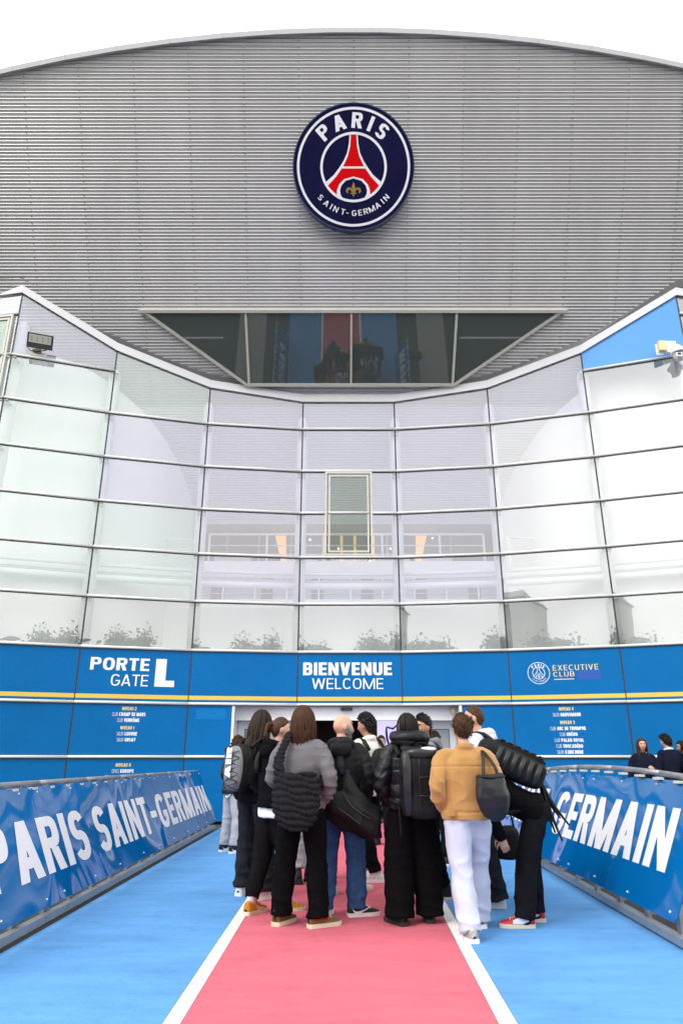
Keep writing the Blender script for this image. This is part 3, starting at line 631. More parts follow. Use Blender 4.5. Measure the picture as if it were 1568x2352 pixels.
boxo('housing', (0, 0, 0), (.085, .07, .14), mat('yellowed_plastic', (.55, .45, .20), .5), jb, bev=.01); boxo('lid', (0, -.037, .01), (.07, .01, .10), mat('cream_plastic', (.6, .52, .32), .5), jb)
# totem screen in the doorway
scr = tag(empty('display_screen', (1.33, 18.0, 0)), 'lit pale violet screen with a dark blue trophy inside the doorway', 'screen')
boxo('case', (0, .04, 1.2), (.98, .07, 2.12), blk, scr, bev=.01)
boxo('picture', (0, -.005, 1.25), (.90, .012, 1.92), mat('screen_picture', (.5, .46, .62), .3, emit=((.78, .72, 1.0), .72)), scr)
tblue = mat('trophy_blue', (.015, .01, .20), .4, emit=((.02, .012, .30), .5)); tm = MB(); MT = ((0, -.012, 0), (1, 0, 0), (0, 0, 1), (0, -1, 0))
MT = tuple(np.array(q, float) for q in MT)
stroke(tm, [(-.22, 2.06), (-.225, 1.95), (-.21, 1.78), (-.15, 1.58), (-.06, 1.40), (.03, 1.28), (.10, 1.16)], [.035, .055, .06, .06, .06, .07, .06], MT, .001)
stroke(tm, [(.10, 2.15), (.12, 1.98), (.10, 1.75), (.02, 1.50), (-.06, 1.34), (-.16, 1.20)], [.02, .09, .06, .055, .06, .06], MT, .002)
stroke(tm, [(-.22, 2.06), (-.06, 2.02), (.10, 2.15)], [.04, .05, .03], MT, .003); stroke(tm, [(-.07, 1.88), (-.05, 1.6), (-.03, 1.4)], .02, MT, .004)
stroke(tm, [(-.2, 1.14), (.14, 1.14)], .10, MT, .005)
tm.build('trophy_print', tblue, scr); annulus('crest_print', .075, .09, (np.array([-.06, -.018, 1.88]), *MT[1:]), .001, mat('screen_crest_pink', (.6, .3, .5), .4, emit=((.7, .4, .7), .5)), scr, 24)
flat('crest_field', disc_poly(.075, 20), (np.array([-.06, -.018, 1.88]), *MT[1:]), .0005, tblue, scr)
flat('crest_tower', [(-.012, .05), (.012, .05), (.045, -.05), (.02, -.05), (0, -.02), (-.02, -.05), (-.045, -.05)], (np.array([-.06, -.018, 1.88]), *MT[1:]), .0015, mat('screen_red', (.5, .02, .06), .4, emit=((.6, .05, .1), .5)), scr)

# ---------------------------------------------------------------- advertising barriers
galv = mat('galvanised_steel', (0.36, 0.37, 0.38), 0.45, metal=0.6, var=0.18, scale=9, bump=0.1, bscale=40)
barp = mat('barrier_panel', (0.0004, 0.122, 0.36), 0.06, var=0.05, scale=.5, coat=0.0, spec=0.36)
# vinyl skin ripples: gentle waves break up the reflections
_t = barp.node_tree; _nz = _t.nodes.new('ShaderNodeTexNoise'); _nz.inputs['Scale'].default_value = .62; _nz.inputs['Detail'].default_value = .6; _nz.inputs['Distortion'].default_value = 1.2
_tc = _t.nodes.new('ShaderNodeTexCoord'); _t.links.new(_tc.outputs['Object'], _nz.inputs['Vector']); _bp = _t.nodes.new('ShaderNodeBump'); _bp.inputs['Strength'].default_value = 1.0; _bp.inputs['Distance'].default_value = .06
_t.links.new(_nz.outputs['Fac'], _bp.inputs['Height']); _t.links.new(_bp.outputs[0], _t.nodes['Principled BSDF'].inputs['Normal']); _t.links.new(_bp.outputs[0], _t.nodes['Principled BSDF'].inputs['Coat Normal'])
gluew = mat('barrier_white_print', (0.80, 0.80, 0.82), 0.25)
def barrier(sx, label, y0, y1, lo, hi, words, h0, h1, seams, rail_z, bx):
    root = tag(empty('advertising_barrier', (sx * 2.6, (y0 + y1) / 2, 0)), label, 'barrier', 'advertising barriers along the carpet'); O = np.array([sx * 2.6, (y0 + y1) / 2, 0])
    e = np.array([sx * .38, 0, .86]); e /= np.linalg.norm(e); uy = np.array([0, -sx * -1.0, 0]) if False else np.array([0, 1.0, 0])
    nn = np.cross(uy, e); nn = nn if nn[0] * sx < 0 else -nn
    P0 = np.array([sx * bx, 0, .20])
    M = (P0 - O, uy, e, nn)
    cuts = [y0] + seams + [y1]
    for a, b in zip(cuts[:-1], cuts[1:]):
        r = .06; poly = []
        for cx, cy, a0 in ((b - .004 - r, hi - r, 0), (a + .004 + r, hi - r, 90), (a + .004 + r, lo + r, 180), (b - .004 - r, lo + r, 270)):
            for k in range(4): t = R(a0 + 30 * k); poly.append((cx + r * math.cos(t), cy + r * math.sin(t)))
        n_ = 1; MB().prism(poly, M, -.012, 0).build('banner_panel', barp, root)
        for yy in np.arange(a + .12, b - .05, .85):
            for vv in (lo + .06, hi - .05): MB().add(ICO1[0] * .010, ICO1[1]).build('rivet', WHITE, root, loc=M[0] + uy * yy + e * vv + nn * .004)
    ux = uy if sx < 0 else -uy
    for w_, a, b in words: text('lettering', w_, .215, (M[0], ux, e, nn), (a if sx < 0 else -a), (b if sx < 0 else -b), h0, h1, gluew, root, .004, .10)
    # top rail in lengths, clips, floor beam and posts
    ys = np.linspace(y0 - .2, y1 + .1, 9)
    for a, b in zip(ys[:-1], ys[1:]):
        pts = [np.array([sx * (bx + .46), t, rail_z(t)]) - O for t in np.linspace(a + .01, b - .01, 4)]
        MB().tube(pts, .026, 10).build('top_rail', galv, root, smooth=True)
    for t in np.arange(y0 + .1, y1, .42): boxo('rail_clip', np.array([sx * (bx + .41), t, rail_z(t) - .042]) - O, (.06, .11, .02), mat('cream_clip', (.62, .60, .50), .6), root)
    bb = np.linspace(y0 - .25, y1, 6)
    for a, b in zip(bb[:-1], bb[1:]):
        x_ = lambda t: sx * (bx + .035 + (.018 * (t - 6) if sx > 0 else 0.0) * (1 if t < 11 else 11 / max(t, 11)))
        MB().add([np.array([x_(t) + dx, t, z]) - O for t in (a, b - .01) for dx, z in ((-.035, .02), (.035, .02), (.035, .08), (-.035, .08))], [(0, 1, 5, 4), (1, 2, 6, 5), (2, 3, 7, 6), (3, 0, 4, 7), (0, 3, 2, 1), (4, 5, 6, 7)]).build('floor_beam', galv, root)
    for t in np.arange(y0 + .15, y1, .62):
        p = MB(); p.box(np.array([sx * (bx + .09), t, .20]) - O, (.035, .07, .26)); p.box(np.array([sx * (bx + .46), t, .55]) - O, (.04, .04, 1.1)); p.box(np.array([sx * (bx + .28), t, .11]) - O, (.40, .05, .03)); p.build('post', galv, root)
    return root
barrier(-1, 'advertising barrier on the left of the carpet, lettering running towards the doors', 4.9, 15.2, -.055, .97, [('PARIS', 5.82, 8.07), ('SAINT', 8.36, 10.58), ('-', 10.68, 11.0), ('GERMAIN', 11.1, 15.02)], .185, .685, [7.0, 9.7, 12.4], lambda t: 1.12 - .004 * (t - 6), 2.52)
barrier(1, 'advertising barrier on the right of the carpet, partly hidden by the crowd', 5.96, 15.2, -.03, 1.05, [('PARIS', 14.75, 12.6), ('SAINT', 12.35, 10.2), ('-', 10.05, 9.78), ('GERMAIN', 9.68, 6.33)], .285, .812, [8.9, 12.0], lambda t: 1.245 - .012 * (t - 8.6) ** 2 if t < 12 else 1.245 - .012 * 11.56 - .02 * (t - 12), 2.52)
# dark rubber foot of the next fence outside the right barrier
ft = tag(empty('rubber_block', (3.35, 6.0, 0)), 'dark rubber foot block lying behind the near end of the right barrier', 'block')
boxo('base', (0, 0, .07), (.75, .32, .14), blk, ft, bev=.03); boxo('top', (0, 0, .17), (.55, .24, .07), mat('rubber', (.03, .03, .032), .8), ft, bev=.02)

# ---------------------------------------------------------------- floodlight and dome camera on the rails
fl_ = tag(empty('floodlight', (-7.42, 14.86, 10.70)), 'dark LED floodlight on a bracket at the top left of the glass', 'floodlight')
MF = Matrix.Rotation(R(19), 3, 'Z') @ Matrix.Rotation(R(25), 3, 'X')
def fb(nm, c, d, m, bev=0.0): 
    ob = boxo(nm, MF @ Vector(c), d, m, fl_, M=MF); return ob
fdark = mat('lamp_casing', (.035, .037, .04), .5)
fb('casing', (0, -.16, .30), (.58, .10, .34), fdark); fb('lens', (0, -.215, .35), (.50, .012, .20), mat('lamp_glass', (.42, .47, .42), .25))
fb('visor', (0, -.17, .485), (.59, .12, .02), mat('lamp_visor', (.6, .6, .58), .5))
for r_ in range(2):
    for k in range(4): fb('led', (-.19 + .125 * k, -.222, .315 + .07 * r_), (.034, .006, .045), mat('led_orange', (.5, .24, .10), .5))
fm_ = MB(); fm_.tube([(-.27, -.10, .14), (-.2, -.12, .05), (0, -.10, .03), (.2, -.12, .05), (.27, -.10, .14)], .012, 6); fm_.tube([(-.12, -.1, .1), (-.08, -.12, .0), (.02, -.1, .07), (.12, -.13, -.04)], .008, 6); fm_.build('yoke', fdark, fl_, smooth=True)
boxo('bracket', (-.05, -.07, .05), (.20, .05, .13), mat('rusty_bracket', (.22, .18, .10), .7, var=.4, scale=20), fl_); boxo('clamp', (0, -.04, -.02), (.36, .04, .09), railm, fl_, rz=R(19))
dc = tag(empty('dome_camera', (8.02, 14.78, 10.72)), 'white dome security camera with a cream box at the top right of the glass', 'camera')
wpl = mat('white_plastic', (.80, .80, .80), .35)
boxo('mount_plate', (.03, -.06, .10), (.26, .09, .32), wpl, dc, bev=.015); boxo('junction_box', (-.21, -.10, .10), (.17, .12, .27), mat('cream_box', (.72, .60, .36), .5), dc, bev=.012); boxo('back_plate', (-.25, -.03, .05), (.16, .03, .30), wpl, dc)
mb = MB(); mb.tube([(.09, -.24, z) for z in (.02, -.06, -.14, -.19, -.192)], [.07, .13, .175, .185, .17], 20); mb.tube([(.06, -.10, .06), (.09, -.24, .0)], [.07, .07], 12); mb.build('hood', wpl, dc, smooth=True)
mb = MB(); mb.add(ICO2[0] * [.135, .135, .16] + [.09, -.24, -.24], ICO2[1]); mb.build('dome', mat('dome_grey', (.60, .61, .63), .3), dc, smooth=True)
boxo('lens_surround', (.03, -.365, -.29), (.13, .03, .12), wpl, dc, bev=.02); boxo('lens', (.03, -.383, -.28), (.075, .01, .055), blk, dc); boxo('slot', (.06, -.352, -.205), (.12, .03, .03), fdark, dc)

# ================================================================ ACROSS THE STREET (seen in the glass)
bark = mat('bark', (.10, .075, .05), .9, var=.3, scale=8); leafs = [mat('leaf_dark', (.060, .115, .022), .6), mat('leaf_mid', (.085, .155, .032), .6), mat('leaf_light', (.12, .19, .05), .6)]
def tree(x, y, h, w, label, seed):
    g = np.random.default_rng(seed); t = tag(empty('tree', (x, y, 0)), label, 'tree', 'street trees reflected in the glass'); tr = MB(); tr.tube([(0, 0, 0), (.05, .03, h * .25), (-.05, .05, h * .5), (0, 0, h * .8)], [.22, .17, .12, .04], 8); cl = []
    for k in range(11):
        a = g.uniform(0, 6.28); z0 = h * g.uniform(.28, .55); L_ = w * g.uniform(.5, .95); z1 = h * g.uniform(.55, .95); e = np.array([math.cos(a) * L_, math.sin(a) * L_, z1]); tr.tube([(0, 0, z0), e * [.5, .5, 1] * [1, 1, .8], e], [.08, .05, .02], 5); cl += [e, e * [.6, .6, .95]]
    tr.build('trunk', bark, t, smooth=True)
    for q in range(3):
        V = []; Fc = []; n = 2800
        for k in range(n):
            c = cl[int(g.integers(len(cl)))] + (lambda q: q / np.linalg.norm(q) * g.uniform(0, 1) ** .6)(g.normal(0, 1, 3)) * [w * .48, w * .48, h * .13] * g.uniform(.5, 1.25); s = g.uniform(.10, .22); u = g.normal(0, 1, 3); u /= np.linalg.norm(u); v = np.cross(u, g.normal(0, 1, 3)); v /= np.linalg.norm(v); b = len(V)
            V += [c - u * s, c + v * s * .5, c + u * s, c - v * s * .5]; Fc.append((b, b + 1, b + 2, b + 3))
        MB().add(V, Fc).build('crown', leafs[q], t)
tree(-1.9, -16, 8.8, 2.6, 'leafy street tree, the broadest of those behind the forecourt', 1); tree(3.0, -19, 9.9, 2.2, 'tall leafy street tree beside the right lamp behind the forecourt', 2); tree(-7.5, -19, 6.6, 2.2, 'lower leafy street tree beside the pale apartment house', 3)
wallm = mat('render_wall', (.62, .62, .55), .85, var=.08, scale=.7); roofm = mat('zinc_roof', (.24, .25, .25), .6)
def house(x, y, w, d, h, label, floors, nw, m):
    b = tag(empty('apartment_building', (x, y, 0)), label, 'building', 'houses across the street'); boxo('wall', (0, 0, h / 2), (w, d, h), m, b); V = [(-w / 2 - .2, -d / 2 - .2, h), (w / 2 + .2, -d / 2 - .2, h), (w / 2 + .2, d / 2 + .2, h), (-w / 2 - .2, d / 2 + .2, h), (-w / 2 + 1, 0, h + 1.6), (w / 2 - 1, 0, h + 1.6)]
    r = MB().add(V, [(0, 1, 5, 4), (1, 2, 5), (2, 3, 4, 5), (3, 0, 4), (0, 3, 2, 1)]).build('roof', roofm, b); boxo('chimney', (w * .22, 0, h + 1.8), (.9, .7, 2.2), m, r); boxo('chimney', (-w * .3, 0, h + 1.6), (.7, .6, 1.8), m, r)
    for f_ in range(floors):
        for k in range(nw):
            wx = -w / 2 + w * (k + .5) / nw; wz = 1.2 + (h - 1) * (f_ + .35) / floors
            wi = boxo('window', (wx, d / 2 + .03, wz + .6), (1.2, .06, 1.5), railm, b); boxo('pane', (0, .035, 0), (1.0, .02, 1.3), dglass, wi); boxo('sill', (0, .08, -.8), (1.4, .2, .08), wallm, wi)
house(-13, -30, 12, 9, 14.5, 'tall pale apartment house with chimneys across the street', 4, 4, wallm); house(-27, -22, 12, 9, 13, 'wide pale house standing left of the tall apartment house across the street', 4, 4, mat('render_grey', (.30, .31, .30), .85)); house(18, -40, 16, 9, 8, 'low house behind the trees across the street', 2, 5, wallm)
for x, y in ((-2.9, -11), (4.2, -13)):
    l = tag(empty('street_lamp', (x, y, 0)), 'street lamp with two drooping heads, ' + ('nearer the apartment house' if x < 0 else 'beside the tall tree'), 'street lamp', 'street lamps across the street')
    p = MB(); p.tube([(0, 0, 0), (0, 0, 4), (0, 0, 7.2)], [.09, .07, .05], 8); p.tube([(0, 0, 7.0), (.5, 0, 7.5), (1.4, 0, 7.75)], .035, 6); p.tube([(0, 0, 6.9), (.4, .5, 7.3), (1.0, 1.1, 7.5)], .035, 6); p.build('pole', galv, l, smooth=True)
    for c in ((1.65, 0, 7.78), (1.2, 1.25, 7.52)): MB().add(ICO2[0] * [.35, .16, .09] + c, ICO2[1]).build('lamp_head', mat('lamp_head_green', (.20, .22, .17), .5), l, smooth=True)
# ================================================================ PEOPLE
SCRATCH = []
def fuse(mb, voxel, smooth=4, fac=0.5):
    """one continuous skin round all the overlapping volumes in mb"""
    me = bpy.data.meshes.new('tmp'); me.from_pydata(mb.verts().tolist(), [], mb.f); me.update(); o = bpy.data.objects.new('tmp', me); COL.objects.link(o)
    r = o.modifiers.new('r', 'REMESH'); r.mode = 'VOXEL'; r.voxel_size = voxel
    if smooth: s = o.modifiers.new('s', 'SMOOTH'); s.factor = fac; s.iterations = smooth
    dg = bpy.context.evaluated_depsgraph_get(); ev = o.evaluated_get(dg); m2 = ev.to_mesh(); n = len(m2.vertices); V = np.empty(n * 3); m2.vertices.foreach_get('co', V); V = V.reshape(-1, 3)
    Nn = np.empty(n * 3); m2.vertices.foreach_get('normal', Nn); Nn = Nn.reshape(-1, 3)
    F = [tuple(p.vertices) for p in m2.polygons]; ev.to_mesh_clear(); bpy.data.objects.remove(o); bpy.data.meshes.remove(me); return V, F, Nn
def mesh_obj(name, V, F, m, parent, loc=None):
    me = bpy.data.meshes.new(name); me.from_pydata(V.tolist(), [], F); me.update(); me.polygons.foreach_set('use_smooth', [True] * len(me.polygons)); me.materials.append(m)
    o = bpy.data.objects.new(name, me); COL.objects.link(o); o.parent = parent
    if loc is not None: o.location = loc
    return o
def wob(V, seed, k, amp):
    """soft random waves, used for cloth folds"""
    g = np.random.default_rng(seed); o = np.zeros(len(V)); P = np.array(V)
    P = P + .35 / np.linalg.norm(k) * np.stack([np.sin(P @ (g.normal(0, 1, 3) * k) * .6 + g.uniform(0, 6)) for _ in range(3)], 1)
    for _ in range(6): d = g.normal(0, 1, 3) * k; o += np.sin(P @ d + g.uniform(0, 6.28)) * g.uniform(.4, 1)
    return o * amp / 2.4
def fold(V, seed, k, amp):
    """sharp-ridged creases"""
    w = wob(V, seed, k, 1.0); return amp * (1 - 2.2 * np.sqrt(np.abs(w) + 1e-6))
def loft(mb, pts, rad, k=16, fwd=(0, 1, 0)):
    """elliptical tube: rad = (across, depth) per point; 'across' is kept perpendicular to fwd"""
    pts = np.asarray(pts, float); T = np.gradient(pts, axis=0); T /= np.linalg.norm(T, axis=1)[:, None] + 1e-9; V = []; n = len(pts); fwd = np.asarray(fwd, float)
    for i in range(n):
        a = np.cross(fwd, T[i]); a = a / (np.linalg.norm(a) + 1e-9); b = np.cross(T[i], a); ra, rb = rad[i] if np.ndim(rad[i]) else (rad[i], rad[i])
        for j in range(k): q = 2 * math.pi * j / k; V.append(pts[i] + a * ra * math.cos(q) + b * rb * math.sin(q))
    F = [(i * k + j, i * k + (j + 1) % k, (i + 1) * k + (j + 1) % k, (i + 1) * k + j) for i in range(n - 1) for j in range(k)] + [tuple(range(k - 1, -1, -1)), tuple((n - 1) * k + j for j in range(k))]
    mb.add(V, F)
def interp_path(P, n):
    P = np.asarray(P, float); t = np.linspace(0, 1, len(P)); s = np.linspace(0, 1, n)
    if len(P) < 3: return np.stack([np.interp(s, t, P[:, i]) for i in range(P.shape[1])], 1)
    out = []
    for q in s * (len(P) - 1):
        i = min(int(q), len(P) - 2); u = q - i; p0, p1, p2, p3 = P[max(i - 1, 0)], P[i], P[i + 1], P[min(i + 2, len(P) - 1)]
        out.append(.5 * ((2 * p1) + (-p0 + p2) * u + (2 * p0 - 5 * p1 + 4 * p2 - p3) * u * u + (-p0 + 3 * p1 - 3 * p2 + p3) * u ** 3))
    return np.array(out)
# ---- head: a sphere shaped into skull, jaw and face (y = forward, centre at eye height)
_nu, _nv = 72, 56
def _sphere():
    D = []
    for j in range(_nv + 1):
        th = math.pi * j / _nv
        for i in range(_nu): ph = 2 * math.pi * i / _nu; D.append((math.sin(th) * math.cos(ph), math.sin(th) * math.sin(ph), math.cos(th)))
    F = [(j * _nu + i, (j + 1) * _nu + i, (j + 1) * _nu + (i + 1) % _nu, j * _nu + (i + 1) % _nu) for j in range(_nv) for i in range(_nu)]
    return np.array(D), F
DIR, SF = _sphere()
def skull(D):
    x, y, z = D.T; P = D * np.array([.076, .098, .118]); X, Y, Z = P.T.copy()
    lo = np.clip(-Z / .118, 0, 1)
    X = X * (1 - .30 * lo ** 1.6); back = Y < 0
    Y = np.where(back, Y * (1 - .45 * lo ** 1.3), Y * (1 - .10 * lo))
    Z = np.where((Y > 0) & (Z < 0), Z * 1.03, Z)
    f = (y > .1); g = lambda x0, z0, sx, sz: np.exp(-((np.abs(X) - x0) / sx) ** 2 - ((Z - z0) / sz) ** 2) * f
    Y = Y * np.where(f, 1 - .05 * np.exp(-(X / .05) ** 2), 1)
    Y = Y + .007 * g(.0, .035, .055, .014) - .011 * g(.031, .008, .015, .012) + .006 * g(.045, -.022, .02, .02) + .009 * g(0, -.104, .02, .013)
    nose = np.exp(-(X / .0125) ** 2) * f * np.where(Z > -.036, np.clip((.030 - Z) / .06, 0, 1), np.exp(-((Z + .036) / .008) ** 2)) * np.where(Z < .03, 1, 0)
    Y = Y + .026 * nose + .007 * g(.012, -.034, .009, .009)
    Y = Y + .006 * g(0, -.060, .024, .006) + .006 * g(0, -.074, .021, .006) - .005 * g(0, -.067, .026, .0035)
    return np.stack([X, Y, Z], 1)
HEAD = skull(DIR)
def shell(off, seed=0, k=70, amp=.003):
    """head surface pushed out by off (array), for hair caps and beards"""
    n = HEAD / (np.linalg.norm(HEAD, axis=1)[:, None]); return HEAD + n * (off + np.where(off > 0, wob(HEAD, seed, k, amp), 0))[:, None]
def smoothstep(a, b, x): t = np.clip((x - a) / (b - a), 0, 1); return t * t * (3 - 2 * t)
def hair_mask(front=.062, side=-.012, nape=-.075):
    X, Y, Z = HEAD.T; t = np.clip((Y + .02) / .09, 0, 1); line = np.where(Y > -.02, side + (front - side) * t ** .8, side + (nape - side) * np.clip((-.02 - Y) / .04, 0, 1)); return smoothstep(-.006, .012, Z - line)
def rot(v, yaw=0, pitch=0, piv=(0, -.02, -.10), roll=0):
    M = np.array((Matrix.Rotation(R(yaw), 3, 'Z') @ Matrix.Rotation(R(pitch), 3, 'X') @ Matrix.Rotation(R(roll), 3, 'Y'))); return (np.asarray(v) - piv) @ M.T + piv
def hairm(name, c, c2):
    m = mat(name, c, .5, var=.0, spec=.16); t = m.node_tree
    if 'streak' in t.nodes: return m
    nz = t.nodes.new('ShaderNodeTexNoise'); nz.name = 'streak'; mp = t.nodes.new('ShaderNodeMapping'); mp.inputs['Scale'].default_value = (90, 90, 9); tc = t.nodes.new('ShaderNodeTexCoord'); t.links.new(tc.outputs['Object'], mp.inputs[0]); t.links.new(mp.outputs[0], nz.inputs['Vector'])
    cr = t.nodes.new('ShaderNodeValToRGB'); cr.color_ramp.elements[0].color = (*c, 1); cr.color_ramp.elements[1].color = (*c2, 1); cr.color_ramp.elements[0].position = .35; cr.color_ramp.elements[1].position = .72
    t.links.new(nz.outputs['Fac'], cr.inputs[0]); t.links.new(cr.outputs[0], t.nodes['Principled BSDF'].inputs['Base Color']); return m
H_BLACK = hairm('black_hair', (.006, .005, .005), (.022, .018, .017)); H_BROWN = hairm('brown_hair', (.022, .010, .005), (.11, .048, .022)); H_DARK = hairm('dark_brown_hair', (.010, .006, .004), (.042, .025, .016)); H_DREAD = hairm('dread_hair', (.006, .004, .003), (.052, .029, .016)); H_GREY = hairm('grey_beard', (.06, .055, .05), (.42, .41, .39)); H_GINGER = hairm('brown_beard', (.025, .012, .006), (.11, .055, .028))
SK = {'fair': mat('skin_fair', (.58, .31, .22), .5, var=.08, scale=18), 'tan': mat('skin_tan', (.42, .21, .13), .5, var=.08, scale=18), 'brown': mat('skin_brown', (.07, .032, .02), .45, var=.1, scale=18), 'pink': mat('skin_pink', (.64, .33, .24), .42, var=.1, scale=14)}
EYEW = mat('eye_white', (.7, .68, .66), .25); EYED = mat('eye_dark', (.02, .012, .01), .15); LIP = mat('lips', (.36, .13, .11), .45)
def cloth(name, c, rough=.95, bump=.45, bs=150, var=.14, sheen=.0, **k): return mat(name, c, rough, var=var, scale=9, bump=bump, bscale=bs, spec=.06, sheen=sheen, **k)
def hair(kind, m, P, T, seed):
    """P: person root; T: head transform (local head coords -> person coords)"""
    g = np.random.default_rng(seed)
    if kind in ('short', 'cropped', 'curly', 'swept', 'bun'):
        th = {'short': .020, 'cropped': .008, 'curly': .026, 'swept': .022, 'bun': .010}[kind]; msk = hair_mask(.066 if kind != 'cropped' else .072, -.005, -.085)
        X, Y, Z = HEAD.T; top = (.38 + 1.0 * smoothstep(.0, .085, Z + .5 * np.clip(-Y - .05, -.1, 0))) if kind in ('short', 'swept') else 1
        off = np.where(msk > 0, th * msk * top, 0) - .007 * (msk <= .02)
        mb = MB(); mb.add(T(shell(off, seed, 85, .0035 if kind != 'bun' else .0012)), SF); idx = np.where(msk > .8)[0]
        if kind == 'curly':
            for i in g.choice(idx, 330): n = HEAD[i] / np.linalg.norm(HEAD[i]); mb.add(T(ICO1[0] * g.uniform(.009, .017) + HEAD[i] + n * (th + g.uniform(-.004, .013))), ICO1[1])
        elif kind in ('short', 'swept'):
            for i in g.choice(idx, 420):
                n = HEAD[i] / np.linalg.norm(HEAD[i]); d = n * .5 + g.normal(0, .45, 3) + np.array([.1, .35 if kind == 'short' else -.3, -.15]); d -= n * min(0, d @ n); d /= np.linalg.norm(d); b = HEAD[i] + n * off[i] * .75
                mb.tube(T(np.array([b, b + d * .014 + n * .004, b + d * .030])), [.0035, .003, .0008], 3, False)
        elif kind == 'bun':
            for q in range(90):
                a = g.uniform(-.5, .5); s0 = np.array([g.normal(0, .012), -.085, .030 + g.normal(0, .012)]); L_ = g.uniform(.09, .15); pts = [s0, s0 + [a * .03, -.05, .012], s0 + [a * .07, -.075, -L_ * .5], s0 + [a * .08, -.07 + g.normal(0, .01), -L_]]
                mb.tube(T(interp_path(pts, 6)), [.006, .008, .008, .007, .005, .002], 4)
            mb.add(T(ICO2[0] * [.032, .036, .05] + [0, -.128, .02]), ICO2[1])
        return mesh_obj('hair', mb.verts(), mb.f, m, P)
    # hair that hangs: strands from the crown over the skull and down
    spec = {'bob': (-.205, .024, .013, 230), 'long': (-.30, .016, .009, 230), 'dreads': (-.36, .020, .022, 70), 'straight': (-.20, .016, .010, 230)}[kind]; zend, th, sr, n = spec; mb = MB()
    msk = hair_mask(.075, -.03, -.2); off = np.where(msk > 0, th * msk, 0) - .007 * (msk <= .02); mb.add(T(shell(off, seed, 60, .003)), SF)
    for q in range(n):
        side = -1 if q % 2 else 1; az = 180 - abs(g.normal(0, 1)) * 62 * 1.0; az = max(az, 62 if kind != 'bob' else 50) * side; ca = R(az)   # angle from straight ahead
        d = np.array([math.sin(ca), math.cos(ca), 0]); pts = []; rr = 1 + g.normal(0, .05)
        for el in (80, 55, 30, 8): e = R(el); v = d * math.cos(e) + np.array([0, .0, math.sin(e)]); v = v * np.array([.076, .098, .118]); nrm = v / np.linalg.norm(v); pts.append(v * (1 + 0) + nrm * th * rr)
        b = pts[-1]; ze = zend + g.normal(0, .018); fl = {'bob': .10, 'long': .0, 'dreads': .10, 'straight': -.05}[kind]
        for f in (.3, .6, .85, 1.0):
            w = g.normal(0, .006 if kind != 'dreads' else .010, 3); curl = -.18 if (kind == 'bob' and f > .8) else 0
            pts.append(np.array([b[0] * (1 + fl * f + curl), b[1] * (1 + fl * f + curl) - (.02 * f if kind == 'dreads' else 0), b[2] + (ze - b[2]) * f]) + w)
        pp = interp_path(pts, 12); rad = np.full(12, sr * .62 * g.uniform(.75, 1.25)); rad[-2:] *= [.8, .35]
        mb.tube(T(pp), rad, 5 if kind == 'dreads' else 4, True)
    return mesh_obj('hair', mb.verts(), mb.f, m, P)
def shoe(P, pos, yaw, up, sole, kind, sock=None, seed=0, s=1.0, tilt=0.0):
    """foot at pos (person coords), toe along +y turned by yaw"""
    Mz = np.array(Matrix.Rotation(R(yaw), 3, 'Z') @ Matrix.Rotation(R(tilt), 3, 'X')); tf = lambda v: (np.asarray(v) * s * 1.08) @ Mz.T + np.array(pos)
    st = [(-.084, .014, .050), (-.081, .026, .080), (-.072, .036, .106), (-.045, .038, .115), (-.01, .040, .112), (.03, .041, .098), (.07, .044, .080), (.11, .047, .062), (.15, .044, .053), (.18, .034, .046), (.198, .018, .036)]
    high = .035 if kind in ('high', 'boot') else 0; mb = MB(); V = []; k = 14
    for y, w, h in st:
        h = h + high * (1 if y < .02 else 0)
        for j in range(k):
            t = math.pi * j / (k - 1); c = math.cos(t); V.append((w * np.sign(c) * abs(c) ** .75, y, .018 + (h - .018) * math.sin(t) ** .8))
    n = len(st); F = [(i * k + j, i * k + j + 1, (i + 1) * k + j + 1, (i + 1) * k + j) for i in range(n - 1) for j in range(k - 1)] + [tuple(range(k)), tuple((n - 1) * k + j for j in range(k - 1, -1, -1))] + [(i * k, (i + 1) * k, (i + 1) * k + k - 1, i * k + k - 1) for i in range(n - 1)]
    mb.add(tf(V), F); so = mesh_obj('shoe', mb.verts(), mb.f, up, P)
    out = [(w + .005, y) for y, w, h in st] + [(-w - .005, y) for y, w, h in reversed(st)]; out = [(x, y * 1.03 - .001) for x, y in out]; mb = MB(); kk = len(out); th = .030 if kind != 'boot' else .022
    V = [(x, y, z) for z in (0, th) for x, y in out]; mb.add(tf(V), [tuple(range(kk)), tuple(range(2 * kk - 1, kk - 1, -1))] + [(i, (i + 1) % kk, kk + (i + 1) % kk, kk + i) for i in range(kk)]); o2 = mb.build('sole', sole, so)
    la = MB()
    for i in range(5): y = .045 + .017 * i; z = .098 - .0085 * i; la.tube(tf([(-.026, y, z - .006), (0, y + .003, z + .006), (.026, y, z - .006)]), .0042 * s, 4)
    la.build('laces', sole if kind not in ('boot', 'plain') else up, so)
    if sock: sb = MB(); loft(sb, tf([(0, -.025, .07), (0, -.02, .13), (0, -.018, .165)]), [(.032, .038)] * 3); mesh_obj('sock', sb.verts(), sb.f, sock, P)
    return so, tf
